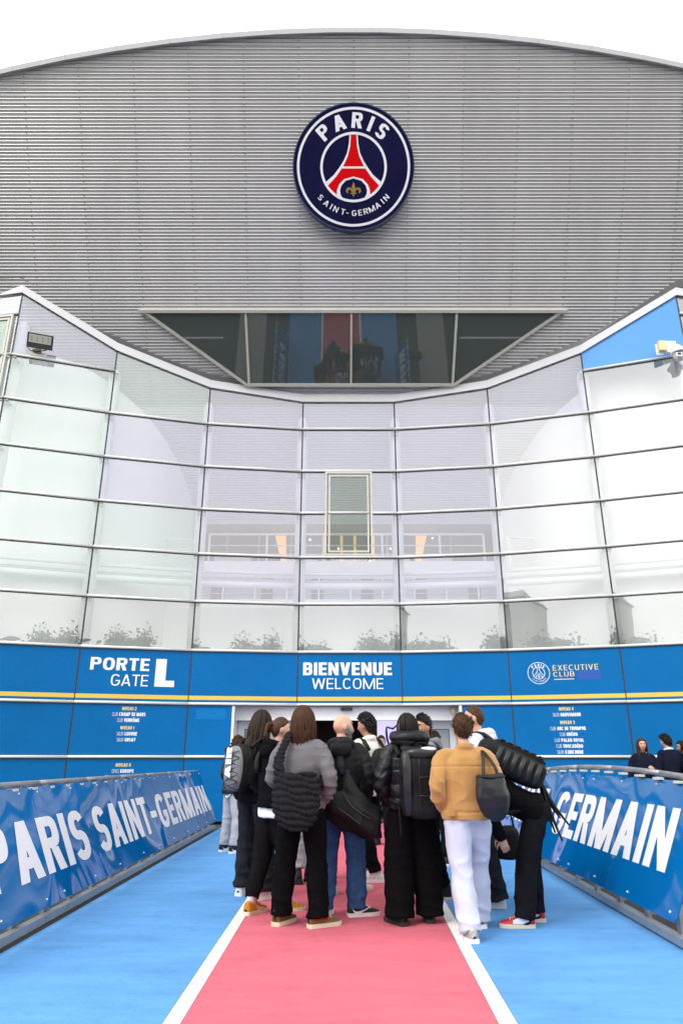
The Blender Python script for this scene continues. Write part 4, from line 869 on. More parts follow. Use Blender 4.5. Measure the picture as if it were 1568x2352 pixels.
def swoosh(so, tf, m, side=1, s=1.0):
    pts = np.array([(-.055, .078), (-.035, .052), (.0, .047), (.05, .062), (.105, .086)]) * [1, 1]; w = [.002, .016, .020, .013, .002]; V = []; n = len(pts); Fp = interp_path(pts, 14); ww = np.interp(np.linspace(0, 1, 14), np.linspace(0, 1, 5), w)
    prof = lambda y: np.interp(y, [-.078, -.045, .03, .11, .18], [.030, .042, .045, .050, .04])
    for (y, z), q in zip(Fp, ww):
        for e in (-1, 1): zz = z - .012 + e * q / 2; V.append((side * (prof(y) * (1 - .25 * max(0, (zz - .05) / .06)) + .003), y, zz))
    MB().add(tf(V), [(2 * i, 2 * i + 1, 2 * i + 3, 2 * i + 2) for i in range(13)]).build('shoe_logo', m, so)

def person(label, pos, heading, H, feet, top, trousers, shoes, hairspec, skin='fair', head=(0, 0, 0), arms=None, lean=0.0, leanx=0.0, build=1.0, top_kind='shirt', hood=None, leg_r=(.112, .088, .082), hem=.10, beard=None, face=False, group='people waiting at the entrance', seed=1, collar=None, longhem=0.0, crop=False, knees=None, extra=None, top_z=0.86, bend_hips=None, seam=False):
    s = H / 1.76; Pn = tag(empty('person', (pos[0], pos[1], 0.0), R(heading)), label, 'person', group); X = {}
    g = np.random.default_rng(seed)
    hipz = .94 * s; ca, sa = math.cos(R(lean)), math.sin(R(lean)); cx, sx_ = math.cos(R(leanx)), math.sin(R(leanx)); hip0 = np.array([0, 0, hipz]); shift = np.array(bend_hips or (0, 0, 0), float)
    def up(p):   # lean the upper body about the hips (forward = +y)
        q = np.asarray(p, float) * 1.0; q = q - hip0; y = q[..., 1] * ca + q[..., 2] * sa; z = -q[..., 1] * sa + q[..., 2] * ca; x = q[..., 0] * cx + z * sx_; z2 = -q[..., 0] * sx_ + z * cx
        return np.stack([x, y, z2], -1) + hip0 + shift
    S3 = np.array([s, s, s]); b = build
    # ---- arms
    arms = arms or {}; AL = arms.get('L', 'down'); AR = arms.get('R', 'down'); poses = {'down': ((.255, -.03, 1.14), (.265, .045, .90)), 'pocket': ((.275, -.075, 1.15), (.205, .055, .98)), 'front': ((.265, -.01, 1.14), (.13, .21, 1.08)), 'strap': ((.26, .05, 1.17), (.15, .13, 1.34)), 'phone': ((.24, .02, 1.14), (.12, .24, 1.20)), 'behind': ((.27, -.10, 1.14), (.12, -.16, .98))}
    arm = {}
    for side, q in ((-1, AL), (1, AR)):
        e, w = poses[q] if isinstance(q, str) else q; absd = not isinstance(q, str) and len(q) and False
        sh = np.array([side * .175 * b, -.005, 1.395]) * s; e = np.array([side * e[0], e[1], e[2]]) * s; w = np.array([side * w[0], w[1], w[2]]) * s; arm[side] = [up(sh), up(e), up(w)]
        if isinstance(q, tuple) and len(q) == 3: pass
    # ---- legs
    legs = {}
    for side, (fx, fy) in zip((-1, 1), feet):
        an = np.array([fx, fy, .085 * s]); hp_ = np.array([side * .088 * s, 0, .93 * s]) + shift; kn = (an + hp_) / 2 + np.array([side * .012, .035, .02]) * s
        if knees: kn = kn + np.array(knees[0 if side < 0 else 1])
        legs[side] = [hp_, kn, an]
    # ---- body (one continuous skin, slimmer than the clothes)
    hc = np.array([0, .022, 1.635]) * s; hs = s * .97 + .02; yaw, pitch, roll = head
    def TH(v): return up(rot(np.asarray(v), yaw, pitch, roll=roll) * hs + hc)
    mb = MB(); mb.add(TH(HEAD), SF)
    for sd in (-1, 1): mb.add(TH(rot(ICO2[0] * [.010, .020, .031], 0, 0, (0, 0, 0)) + [sd * .078, -.008, -.008]), ICO2[1])
    loft(mb, [up(np.array([0, -.015, 1.40]) * s), up(np.array([0, -.016, 1.495]) * s), TH((0, -.012, -.075)), TH((0, -.005, -.02))], [(.05 * s, .04 * s), (.050 * s, .048 * s), (.053 * s, .055 * s), (.05 * s, .06 * s)])
    loft(mb, [up(np.array([0, 0, z]) * s) for z in (.90, 1.05, 1.25, 1.38, 1.44)], [(.13 * s, .08 * s), (.12 * s, .08 * s), (.14 * s, .085 * s), (.14 * s, .065 * s), (.06 * s, .04 * s)])
    for sd in (-1, 1):
        A = arm[sd]; pts = interp_path([up(np.array([sd * .10, 0, 1.40]) * s), A[0], A[1], A[2]], 10); loft(mb, pts, [(r_ * s, r_ * s) for r_ in np.linspace(.05, .027, 10)], 10)
        d = A[2] - A[1]; d /= np.linalg.norm(d); inn = np.array([-sd * 1.0, 0, 0]); inn = inn - d * (inn @ d); inn /= np.linalg.norm(inn); side_v = np.cross(d, inn); side_v = side_v if side_v[1] > 0 else -side_v
        p0 = A[2] + d * .01 * s; palm = [p0 - d * .02 * s, p0 + d * .03 * s, p0 + d * .085 * s]; loft(mb, palm, [(.020 * s, .026 * s), (.017 * s, .038 * s), (.014 * s, .040 * s)], 10, fwd=side_v)
        for fi, (o_, ln) in enumerate(((.030, .068), (.010, .078), (-.011, .072), (-.031, .056))):
            q0 = p0 + d * .078 * s + side_v * o_ * s; mb.tube([q0, q0 + (d * .45 + inn * .08) * ln * s, q0 + (d * .78 + inn * .32) * ln * s, q0 + (d * .90 + inn * .62) * ln * s], [.0095 * s, .009 * s, .008 * s, .0065 * s], 7)
        q0 = p0 + d * .02 * s + side_v * .034 * s; mb.tube([q0, q0 + (d * .5 + side_v * .55) * .05 * s, q0 + (d * .9 + side_v * .55 + inn * .2) * .075 * s], [.012 * s, .0105 * s, .008 * s], 7)
    for sd in (-1, 1):
        Lg = legs[sd]; pts = interp_path(Lg, 8); loft(mb, pts, [(r_ * s, r_ * s) for r_ in np.linspace(.075, .036, 8)], 10); a = Lg[2]; mb.tube([a, a + np.array([0, .05, -.045]) * s, a + np.array([0, .12, -.06]) * s], [.036 * s, .032 * s, .022 * s], 8)
    V, F, Nn = fuse(mb, .0068 if face else .0085, 2, .4); mesh_obj('body', V, F, SK[skin], Pn)
    if face:
        for sd in (-1, 1):
            mesh_obj('eye', TH(ICO1[0] * [.0125, .009, .0085] + [sd * .031, .080, .008]), ICO1[1], EYEW, Pn); mesh_obj('iris', TH(ICO1[0] * [.0062, .004, .0062] + [sd * .031, .0875, .008]), ICO1[1], EYED, Pn)
            bm = MB(); bm.tube(TH(np.array([(sd * .014, .096, .027), (sd * .03, .094, .033), (sd * .05, .079, .028)])), [.004, .0048, .002], 5); bm.build('eyebrow', hairspec[1] or H_DARK, Pn, smooth=True)
        lp = MB(); lp.tube(TH(np.array([(-.023, .088, -.066), (-.01, .0965, -.063), (.01, .0965, -.063), (.023, .088, -.066)])), [.002, .005, .005, .002], 5); lp.build('lips', LIP, Pn, smooth=True)
    if hairspec[0] != 'bald': hair(hairspec[0], hairspec[1], Pn, TH, seed)
    if beard:
        Xh, Yh, Zh = HEAD.T; mk = smoothstep(-.028, -.045, Zh + .25 * np.clip(.05 - Yh, 0, .1) * 0) * smoothstep(-.005, .02, Yh) + smoothstep(.02, -.02, Zh) * smoothstep(.055, .066, np.abs(Xh)) * smoothstep(-.012, .006, Yh) * smoothstep(.05, .02, Yh); mk = np.clip(mk, 0, 1); mouth = np.exp(-(Xh / .024) ** 2 - ((Zh + .066) / .010) ** 2) * (Yh > .05); mk = mk * (1 - mouth)
        off = np.where(mk > .03, beard[1] * mk * (1 + .9 * smoothstep(-.07, -.115, Zh) * beard[2]), 0) - .006 * (mk <= .03); bb = MB(); bb.add(TH(shell(off, seed + 5, 110, .003)), SF); mesh_obj('beard', bb.verts(), bb.f, beard[0], Pn)
    # ---- trousers
    if not crop:
        mb = MB(); r0, r1, r2 = leg_r
        loft(mb, [np.array([0, 0, z]) * s + shift for z in (1.03, .98, .92, .86)], [(.150 * s * b, .105 * s), (.163 * s * b, .118 * s), (.172 * s * b, .125 * s), (.16 * s * b, .115 * s)])
        for sd in (-1, 1):
            Lg = [q.copy() for q in legs[sd]]; Lg[2] = Lg[2] + np.array([0, -.005, (hem - .085)]) * s; path = interp_path([Lg[0] + np.array([0, 0, .03]) * s, Lg[1], Lg[2]], 14); t = np.linspace(0, 1, 14); rr = np.interp(t, [0, .08, .2, .5, .9, 1], [r0 * .78, r0 * .86, r0 * .97, r1, r2, r2 * 1.02])
            loft(mb, path, [(r_ * s * b, r_ * s * 1.04) for r_ in rr], 16)
        V, F, Nn = fuse(mb, .0125, 3, .5); z = V[:, 2] / s
        amp = .0024 + .009 * np.exp(-((z - .16) / .11) ** 2) + .006 * np.exp(-((z - .50) / .11) ** 2) + .004 * np.exp(-((z - .85) / .07) ** 2)
        V = V + Nn * (fold(V, seed, np.array([13, 13, 24]), 1) * amp + fold(V, seed + 1, np.array([16, 16, 5]), .0035) + wob(V, seed + 4, np.array([9, 9, 5]), .004))[:, None]; mesh_obj('trousers', V, F, trousers, Pn)
    # ---- upper garment
    mb = MB(); puffy = top_kind == 'puffer'; pr = 1.17 if puffy else (1.08 if top_kind in ('jacket', 'sweat') else 1.0); zl = top_z
    rings = [(zl, .182, .142), (zl + .05, .186, .144), (1.03, .174, .126), (1.16, .182, .130), (1.28, .194, .136), (1.35, .190, .128), (1.41, .150, .108), (1.455, .098, .085), (1.495, .068, .072)]
    loft(mb, [up(np.array([0, -.006 if z > 1.4 else 0, z]) * s) for z, a, d in rings], [(a * s * b * pr, d * s * pr) for z, a, d in rings], 22)
    for sd in (-1, 1):
        A = arm[sd]; d = A[2] - A[1]; d /= np.linalg.norm(d); path = interp_path([up(np.array([sd * .085 * b, -.004, 1.405]) * s), A[0] + up(np.array([0, 0, 1.42]) * s) * 0, A[1], A[2] + d * .015], 14); t = np.linspace(0, 1, 14)
        rr = np.interp(t, [0, .28, .62, .93, 1], [.066, .072, .066, .054, .042 if not puffy else .046]) * (1.22 if puffy else 1.0) * (1.06 if top_kind in ('jacket', 'sweat') else 1.0); loft(mb, path, [(r_ * s, r_ * s) for r_ in rr], 14)
    if top_kind in ('jacket', 'shirt') and not hood and collar is None:
        c_ = [up((np.array([math.sin(a) * .070, -.014 - math.cos(a) * .066, 1.508 - .016 * (1 - math.cos(a))])) * s) for a in np.linspace(-2.4, 2.4, 13)]; mb.tube(c_, .021 * s, 8); mb.tube([q_ + np.array([0, 0, -.022]) * s + (q_ - up(np.array([0, -.01, 1.5]) * s)) * .16 for q_ in c_], .015 * s, 8)
    if hood:
        c_ = [up((np.array([math.sin(a) * .098, -.022 - math.cos(a) * (.085 + .02 * (abs(a) < 1)), 1.468 + .018 * math.cos(a)])) * s) for a in np.linspace(-2.5, 2.5, 17)]; mb.tube(c_, [(.030 + .026 * max(0, math.cos(a * .8))) * s * hood for a in np.linspace(-2.5, 2.5, 17)], 10)
        mb.add(up((ICO2[0] * [.115 * hood ** .5, .055 * hood, .078 * hood] + [0, -.140, 1.425]) * s), ICO2[1])
        if puffy: mb.tube([up(np.array([math.sin(a) * .125, -.03 - math.cos(a) * .12, 1.535]) * s) for a in np.linspace(-2.2, 2.2, 15)], .072 * s, 10)
    V, F, Nn = fuse(mb, .0115 if not seam else .0085, 3, .5); z = V[:, 2] / s
    if seam: V = V + Nn * (-.006 * np.exp(-((z - 1.325) / .007) ** 2) * (V[:, 1] < 0) - .006 * np.exp(-((np.abs(V[:, 0]) - .165 * s) / .007) ** 2) * (V[:, 1] < -.02) * (z < 1.36))[:, None]
    if puffy:
        # quilted tubes: baffles run round body and sleeves
        dz = .012 * np.sin(V[:, 0] * 11) + np.where(np.abs(V[:, 0]) > .24 * s, .9 * (np.abs(V[:, 0]) - .24 * s), 0); ph = (z + dz) / .125; q = np.abs(np.sin(math.pi * ph)); V = V + Nn * ((q ** .35 - .8) * .020 + fold(V, seed, 17, .006) + wob(V, seed, 34, .004))[:, None]
    else:
        amp = .0028 + .005 * np.exp(-((z - 1.02) / .10) ** 2); armz = np.abs(V[:, 0]) > .215 * s; amp = amp + .0045 * armz
        V = V + Nn * (fold(V, seed + 2, np.array([12, 12, 26]), 1) * amp + wob(V, seed + 3, np.array([10, 10, 8]), .006))[:, None]
        if top_kind in ('jacket', 'sweat'): V = V + Nn * (-.010 * np.exp(-((z - (zl + .065)) / .012) ** 2) * (np.abs(V[:, 0]) < .2 * s))[:, None]
    mesh_obj({'puffer': 'puffer_jacket', 'jacket': 'jacket', 'sweat': 'sweatshirt', 'shirt': 'shirt'}[top_kind], V, F, top, Pn)
    if longhem:
        mb = MB(); loft(mb, [np.array([0, 0, z]) * s + shift for z in (zl - longhem, zl - longhem * .5, zl + .03)], [(.178 * s * b, .132 * s), (.176 * s * b, .130 * s), (.168 * s * b, .12 * s)], 24); V, F, Nn = fuse(mb, .012, 2); V = V + Nn * wob(V, seed, 30, .004)[:, None]; mesh_obj('undershirt', V, F, WHITE, Pn)
    if collar: c_ = [up((np.array([math.sin(a) * .072, -.012 - math.cos(a) * .072, 1.505 - .012 * (1 - math.cos(a))])) * s) for a in np.linspace(-2.4, 2.4, 15)]; cb = MB(); cb.tube(c_, .019 * s, 8); cb.build('collar', collar, Pn, smooth=True)
    # ---- shoes
    up_m, sole_m, kind = shoes[:3]
    for sd, (fx, fy), yw in zip((-1, 1), feet, shoes[3] if len(shoes) > 3 else (8, -8)):
        so, tf = shoe(Pn, (fx, fy, 0.001), yw, up_m, sole_m, kind, shoes[4] if len(shoes) > 4 else None, seed, s * .98)
        X['shoe%d' % sd] = (so, tf)
    X.update(P=Pn, up=up, s=s, TH=TH, arm=arm, legs=legs, mat=Matrix.Translation((pos[0], pos[1], 0)) @ Matrix.Rotation(R(heading), 4, 'Z')); return X
def bag(name, label, cat, X, base, parts, group=None):
    """a bag carried by person X: its own top-level Empty at 'base' (person coords)"""
    P = X['P']; w = X['mat'] @ Vector(base); r = tag(empty(name, w, P.rotation_euler[2]), label, cat, group)
    made = {}
    for nm, V, F, m, par in parts: made[nm] = mesh_obj(nm, np.asarray(V) - np.array(base), F, m, made.get(par, r))
    return r
def sbox(c, d, p=3.0, sub=20, tf=None):
    """superellipsoid: soft box"""
    D = DIR; e = 2 / p; q = np.sign(D) * np.abs(D) ** e; n = (np.abs(D) ** p).sum(1) ** (1 / p); V = D / n[:, None] * np.array(d) / 2; V = V + np.array(c); return (tf(V) if tf else V), SF
def lf(pos, heading, wf):
    a = R(-heading); out = [((x - pos[0]) * math.cos(a) - (y - pos[1]) * math.sin(a), (x - pos[0]) * math.sin(a) + (y - pos[1]) * math.cos(a)) for x, y in wf]
    return sorted(out)
black = cloth('black_cotton', (.0045, .0045, .005)); black2 = cloth('washed_black_cotton', (.008, .0075, .0085)); blackw = cloth('black_wool', (.004, .004, .0045), bump=.5, bs=120)
pufm = mat('black_nylon', (.006, .006, .010), .42, var=.15, scale=12, bump=.35, bscale=45, spec=.3); pufn = mat('dull_black_nylon', (.005, .005, .006), .62, var=.15, scale=12, bump=.3, bscale=45)
nylon = mat('bag_nylon', (.006, .006, .007), .6, var=.15, scale=20, bump=.3, bscale=130, spec=.22); nylon2 = mat('bag_nylon_brown', (.007, .005, .0055), .75, var=.15, scale=20, bump=.4, bscale=150, spec=.15); nyg = mat('bag_grey_nylon', (.17, .175, .19), .6, var=.08, scale=20, bump=.3, bscale=150)
shiny = mat('coated_black_canvas', (.010, .010, .012), .33, var=.15, scale=6, bump=.35, bscale=18); leather = mat('black_leather', (.010, .011, .014), .38, var=.1, scale=10, bump=.35, bscale=22, spec=.35)
sole_c = mat('cream_sole', (.66, .58, .43), .7); sole_w = mat('white_sole', (.78, .78, .77), .6); sole_b = mat('black_sole', (.02, .02, .02), .7)
denim_b = cloth('blue_denim', (.035, .085, .20), var=.30, bs=220); denim_d = cloth('washed_black_denim', (.020, .021, .026), var=.35, bs=220); denim_k = cloth('charcoal_denim', (.009, .009, .011), var=.35, bs=220); denim_w = cloth('white_denim', (.53, .56, .67), var=.05, bs=220)
grey_sw = cloth('grey_fleece', (.155, .147, .158), var=.06, bump=.5, bs=150); grey_l = cloth('light_grey_jersey', (.42, .42, .45), var=.06); grey_h = cloth('pale_grey_hoodie', (.56, .56, .62), var=.05); grey_m = cloth('mid_grey_jersey', (.19, .19, .21), var=.08)
tanm = cloth('tan_suede', (.42, .225, .075), var=.12, sheen=.4, bump=.3, bs=90); whitec = cloth('cream_cotton', (.74, .70, .62), var=.04); navyc = cloth('navy_wool', (.010, .012, .028)); jsy = mat('black_track_jersey', (.007, .0075, .009), .6, var=.15, scale=12, bump=.2, bscale=200, spec=.2)
wsh = mat('white_leather', (.78, .78, .79), .4); ksh = mat('black_suede', (.012, .012, .013), .75); osh = cloth('orange_suede', (.50, .205, .025), var=.18, bs=200); olv = cloth('olive_canvas', (.14, .105, .045), var=.1); rsh = mat('red_leather', (.50, .015, .03), .38); slv = mat('silver_mesh', (.36, .35, .36), .4, metal=.3, var=.2, scale=40); crm = mat('cream_leather', (.62, .60, .55), .55, var=.1, scale=30)

def crowd():
    G = 'people waiting at the entrance'
    # boy in black puffer by the end of the left barrier
    p = (-1.69, 11.6); h = -50; X = person('boy in a black hooded puffer jacket and pale grey joggers by the left barrier', p, h, 1.66, lf(p, h, [(-1.79, 11.72), (-1.60, 11.5)]), pufn, grey_l, (ksh, sole_w, 'high'), ('curly', H_BROWN), 'brown', (8, 10, 0), {'L': 'front', 'R': 'front'}, lean=6, top_kind='puffer', hood=1.0, leg_r=(.108, .095, .085), seed=11, build=.95, group=G)
    for sd in (-1, 1): swoosh(*X['shoe%d' % sd], WHITE, 1); swoosh(*X['shoe%d' % sd], WHITE, -1)
    # man with dreadlocks
    p = (-.93, 8.02); h = -38; X = person('tall person with long dreadlocks, white trainers and faded black jeans', p, h, 1.84, lf(p, h, [(-1.03, 8.16), (-.79, 7.93)]), black2, denim_d, (wsh, sole_w, 'low', (14, -22)), ('dreads', H_DREAD), 'brown', (0, -6, 0), {'L': 'down', 'R': 'front'}, lean=3, leg_r=(.108, .098, .098), hem=.07, seed=12, group=G)
    s = X['s']; up = X['up']; c = np.array([-.01, -.235, 1.185]) * s; tf = lambda V: up(V)
    V, F = sbox(c, (.31, .21, .47), 3.2, tf=tf); V = V + (np.stack([wob(V, 3, 14, .006)] * 3, 1)); Vp, Fp = sbox(c + np.array([0, -.05, -.01]) * s, (.27, .17, .45), 2.6, tf=tf)
    st = MB()
    for sd in (-1, 1): st.tube(up(interp_path(np.array([(sd * .10, -.19, 1.38), (sd * .115, -.06, 1.475), (sd * .12, .09, 1.40), (sd * .13, .12, 1.25), (sd * .15, -.02, 1.05), (sd * .12, -.19, 1.0)]) * s, 14)), .020 * s, 6)
    lc = MB(); yy = -.372 * s
    for k in range(5): z0 = (1.34 - .075 * k) * s; lc.tube(up(np.array([(-.09 * s, yy + .03, z0), (0, yy - .012, z0 - .035), (.09 * s, yy + .03, z0 - .07)])), .005, 5); lc.tube(up(np.array([(.09 * s, yy + .03, z0), (0, yy - .012, z0 - .035), (-.09 * s, yy + .03, z0 - .07)])), .005, 5)
    lg = MB(); text('', 'AIR', .26, (np.array([-.028, yy - .006, 1.10 * s]), np.array([0, 0, 1.]), np.array([-1., 0, 0]), np.array([0, -1., 0])), -.02, .27 * s, -.05, .028, WHITE, None, .006, .08, mb=lg)
    sw = interp_path([(-.030, .925 * s), (-.012, .905 * s), (.038, .935 * s)], 8)
    stroke(lg, sw, [.003, .010, .016, .014, .011, .008, .005, .002], (np.array([0, yy + .008, 0]), np.array([1., 0, 0]), np.array([0, 0, 1.]), np.array([0, -1., 0])), .004)
    bag('backpack', 'grey and black backpack with white lettering and crossed cords on the dreadlocked person', 'backpack', X, (0, -.25 * s, .93 * s), [('pack', V, F, nylon, None), ('front_panel', Vp, Fp, nyg, 'pack'), ('straps', st.verts(), st.f, nylon, None), ('cords', lc.verts(), lc.f, blk, 'front_panel'), ('lettering', up(lg.verts()), lg.f, WHITE, 'front_panel')])
    # ponytail man
    p = (-.66, 7.30); h = -52; X = person('man with a ponytail, black hoodie and orange suede shoes', p, h, 1.74, lf(p, h, [(-.82, 7.22), (-.53, 7.32)]), black, black2, (osh, sole_c, 'low', (20, -8), WHITE), ('bun', H_BROWN), 'fair', (-22, 4, 0), {'L': 'pocket', 'R': 'pocket'}, lean=4, top_kind='sweat', hood=1.0, leg_r=(.112, .092, .070), hem=.125, longhem=.085, face=True, seed=13, build=1.05, group=G, top_z=.90)
    s = X['s']; up = X['up']; st = MB(); st.tube(up(interp_path(np.array([(-.08, -.165, 1.22), (-.105, -.155, 1.36), (-.115, -.04, 1.475), (-.12, .10, 1.38), (-.13, .12, 1.2)]) * s, 12)), .030 * s, 6)
    bag('sling_strap', 'broad black bag strap over the shoulder of the man with the ponytail', 'strap', X, (0, 0, 1.2 * s), [('strap', st.verts(), st.f, nylon, None)])
    # grey sweatshirt
    p = (-.36, 6.74); h = -12; X = person('person with shoulder length brown hair in a grey sweatshirt and wide black trousers', p, h, 1.79, lf(p, h, [(-.52, 6.80), (-.20, 6.70)]), grey_sw, blackw, (olv, sole_c, 'high', (-18, -48)), ('bob', H_BROWN), 'fair', (-14, -2, 0), {'L': 'front', 'R': 'pocket'}, lean=-2, top_kind='sweat', leg_r=(.118, .098, .094), hem=.065, seed=14, build=1.0, group=G, top_z=.90)
    for sd in (-1, 1):
        so, tf = X['shoe%d' % sd]; hm = MB()
        for q in range(5):
            for side in (-1, 1):
                y0 = -.055 + .030 * q; pr = np.interp(y0, [-.078, -.045, .03, .11], [.030, .043, .046, .05]) * .93
                hm.add(tf([(side * (pr + .004), y0 + a, .062 + b) for a, b in ((0, -.012), (.011, .004), (.006, .011), (0, .006), (-.006, .011), (-.011, .004))]), [tuple(range(6))])
        hm.build('heart_print', crred, so)
    s = X['s']; up = X['up']; mb = MB(); cz = np.linspace(.70, 1.16, 10)
    cen = [(.01 + .0 * z, -.215, z) for z in cz]; hw = np.interp(cz, [.70, .74, .82, .92, 1.05, 1.16], [.10, .155, .20, .215, .212, .185]); hd = np.interp(cz, [.70, .76, .9, 1.05, 1.16], [.045, .07, .08, .07, .045])
    loft(mb, up(np.array(cen) * s), [(a * s, b * s) for a, b in zip(hw, hd)], 26); stp = interp_path(np.array([(-.12, -.235, 1.10), (-.155, -.20, 1.24), (-.115, -.165, 1.38), (-.085, -.05, 1.49), (-.05, .10, 1.40), (.06, .15, 1.20), (.19, .06, 1.06), (.185, -.14, 1.08)]) * s, 24)
    loft(mb, up(stp), [(.055 * s, .026 * s)] * 5 + [(.040 * s, .022 * s)] * 15 + [(.05 * s, .03 * s)] * 4, 10, fwd=(0.2, 1, .1)); V, F, Nn = fuse(mb, .0085, 3)
    z = V[:, 2] / s; row = (z + .022 * np.sin(V[:, 0] * 8) + .008 * np.sin(V[:, 0] * 31 + z * 20)) / .052; body = z < 1.2; rid = np.floor(row); col = V[:, 0] / .062 + np.sin(rid * 12.9) * 3 + .7 * np.sin(V[:, 0] * 26 + rid * 2.1)
    puff = np.abs(np.sin(math.pi * row)) ** .45 * (.35 + .65 * np.abs(np.sin(math.pi * col)) ** .5)
    V = V + Nn * (np.where(body, (puff - .7) * .026 * s, (np.abs(np.sin(math.pi * z / .035)) ** .5 - .8) * .012) + fold(V, 5, 60, .003))[:, None]
    V = V + [0, 0, .055 * s]; bag('quilted_bag', 'charcoal quilted slouchy shoulder bag across the back of the grey sweatshirt', 'bag', X, (-.01 * s, -.215 * s, .70 * s), [('body', V, F, cloth('charcoal_quilt', (.017, .017, .019), bump=.5, bs=90), None)])
    # bald bearded man
    p = (0.0, 7.14); h = -6; X = person('bald man with a grey beard in a black hooded jacket and blue jeans', p, h, 1.76, lf(p, h, [(-.15, 7.16), (.14, 7.13)]), jsy, denim_b, (ksh, sole_w, 'low', (-6, -66)), ('bald', H_GREY), 'pink', (-62, 3, 0), {'L': 'front', 'R': 'pocket'}, lean=0, top_kind='jacket', hood=1.05, leg_r=(.108, .088, .082), hem=.055, beard=(H_GREY, .021, 1.9), face=True, seed=15, build=1.08, group=G, top_z=.90)
    for sd in (-1, 1): swoosh(*X['shoe%d' % sd], WHITE, 1); swoosh(*X['shoe%d' % sd], WHITE, -1)
    s = X['s']; up = X['up']; mb = MB(); ax = interp_path(np.array([(-.15, -.235, .93), (-.04, -.255, .90), (.10, -.26, .83), (.24, -.255, .76), (.33, -.245, .72)]) * s, 9)
    loft(mb, ax, [(.07 * s, .08 * s), (.12 * s, .105 * s), (.145 * s, .12 * s), (.155 * s, .125 * s), (.155 * s, .13 * s), (.155 * s, .13 * s), (.15 * s, .13 * s), (.14 * s, .12 * s), (.09 * s, .09 * s)], 18)
    loft(mb, np.array([(.03, -.215, 1.20), (.05, -.225, 1.10), (.10, -.245, .96), (.13, -.25, .84)]) * s, [(.03 * s, .03 * s), (.06 * s, .055 * s), (.13 * s, .08 * s), (.17 * s, .10 * s)], 14); V, F, Nn = fuse(mb, .011, 3)
    V = V + Nn * (fold(V, 8, np.array([13, 13, 7]), .014) + wob(V, 9, 20, .012))[:, None]; fz = [f for f in F if np.mean(V[list(f), 2] + .50 * V[list(f), 0]) < .815 * s]; ft_ = [f for f in F if np.mean(V[list(f), 2] + .50 * V[list(f), 0]) >= .815 * s]
    st = MB(); st.tube(interp_path(np.array([(.03, -.225, 1.20), (.012, -.175, 1.30), (-.02, -.13, 1.40), (-.07, -.03, 1.485), (-.10, .10, 1.36), (-.05, .155, 1.15)]) * s, 16), .020 * s, 6); pad = MB(); loft(pad, np.array([(.028, -.215, 1.19), (.02, -.20, 1.27), (.005, -.17, 1.36)]) * s, [(.030 * s, .016 * s), (.036 * s, .018 * s), (.030 * s, .016 * s)], 10)
    V = V + np.array([.03, 0, .04]) * s; zp = MB(); zp.tube(interp_path(np.array([(.05, -.345, 1.05), (.12, -.385, .95), (.22, -.40, .88), (.31, -.385, .83)]) * s, 10), .007, 5); zp.tube(interp_path(np.array([(.0, -.39, .93), (.10, -.415, .87), (.22, -.415, .79)]) * s, 10), .006, 5); bag('duffel_bag', 'large black duffel bag sagging behind the bald man on one strap', 'bag', X, (.05 * s, -.24 * s, .60 * s), [('body', V, ft_, nylon, None), ('bottom', V, fz, nylon2, None), ('strap', st.verts(), st.f, nylon, None), ('shoulder_pad', pad.verts(), pad.f, nyg if False else nylon, 'strap'), ('zip', zp.verts(), zp.f, blk, 'body')])
    # people inside the group
    p = (-.40, 8.95); h = 5; X = person('dark haired person with a yellow collar stripe, mostly hidden inside the group', p, h, 1.77, lf(p, h, [(-.49, 8.85), (-.36, 9.05)]), black, grey_l, (ksh, sole_b, 'boot', (5, -40)), ('cropped', H_BLACK), 'brown', (0, 0, 0), {'L': 'front', 'R': 'front'}, seed=16, hem=.15, collar=mat('yellow_trim', (.62, .62, .03), .6), group=G)
    p = (.04, 8.24); h = 8; X = person('dark haired man in a pale blue grey hoodie standing behind the bald man', p, h, 1.70, lf(p, h, [(-.13, 8.12), (.19, 8.34)]), grey_h, black2, (crm, sole_c, 'low', (-30, -50)), ('short', H_DARK), 'fair', (20, 0, 0), {'L': 'front', 'R': 'front'}, top_kind='sweat', hood=1.0, seed=17, group=G)
    p = (.33, 9.12); h = 38; X = person('curly haired man in a cream shirt and cream trainers facing the bald man', p, h, 1.86, lf(p, h, [(.27, 9.3), (.38, 8.95)]), whitec, black, (crm, sole_w, 'low', (-120, -115)), ('curly', H_BLACK), 'tan', (25, -4, 0), {'L': 'front', 'R': 'down'}, top_kind='shirt', leg_r=(.105, .085, .072), hem=.10, seed=18, group=G)
    s = X['s']; up = X['up']; st = MB()
    for sd in (-1, 1): st.tube(up(interp_path(np.array([(sd * .12, -.16, 1.36), (sd * .125, -.04, 1.475), (sd * .135, .11, 1.40), (sd * .15, .13, 1.22), (sd * .17, .0, 1.04), (sd * .13, -.15, 1.0)]) * s, 14)), .023 * s, 6)
    V, F = sbox(np.array([0, -.24, 1.18]) * s, (.28, .16, .42), 3, tf=up); bag('backpack', 'slim black backpack worn over the cream shirt', 'backpack', X, (0, -.24 * s, .97 * s), [('pack', V, F, nylon, None), ('straps', st.verts(), st.f, nylon, None)])
    # black puffer jacket
    p = (.63, 6.86); h = 4; X = person('person with straight black hair, shiny black puffer jacket and wide black trousers', p, h, 1.74, lf(p, h, [(.50, 6.80), (.77, 6.91)]), pufm, blackw, (ksh, sole_b, 'plain', (26, -6)), ('straight', H_BLACK), 'fair', (46, 0, 0), {'L': 'pocket', 'R': 'pocket'}, top_kind='puffer', hood=1.0, leg_r=(.125, .128, .122), hem=.055, seed=19, build=1.05, group=G, top_z=.92)
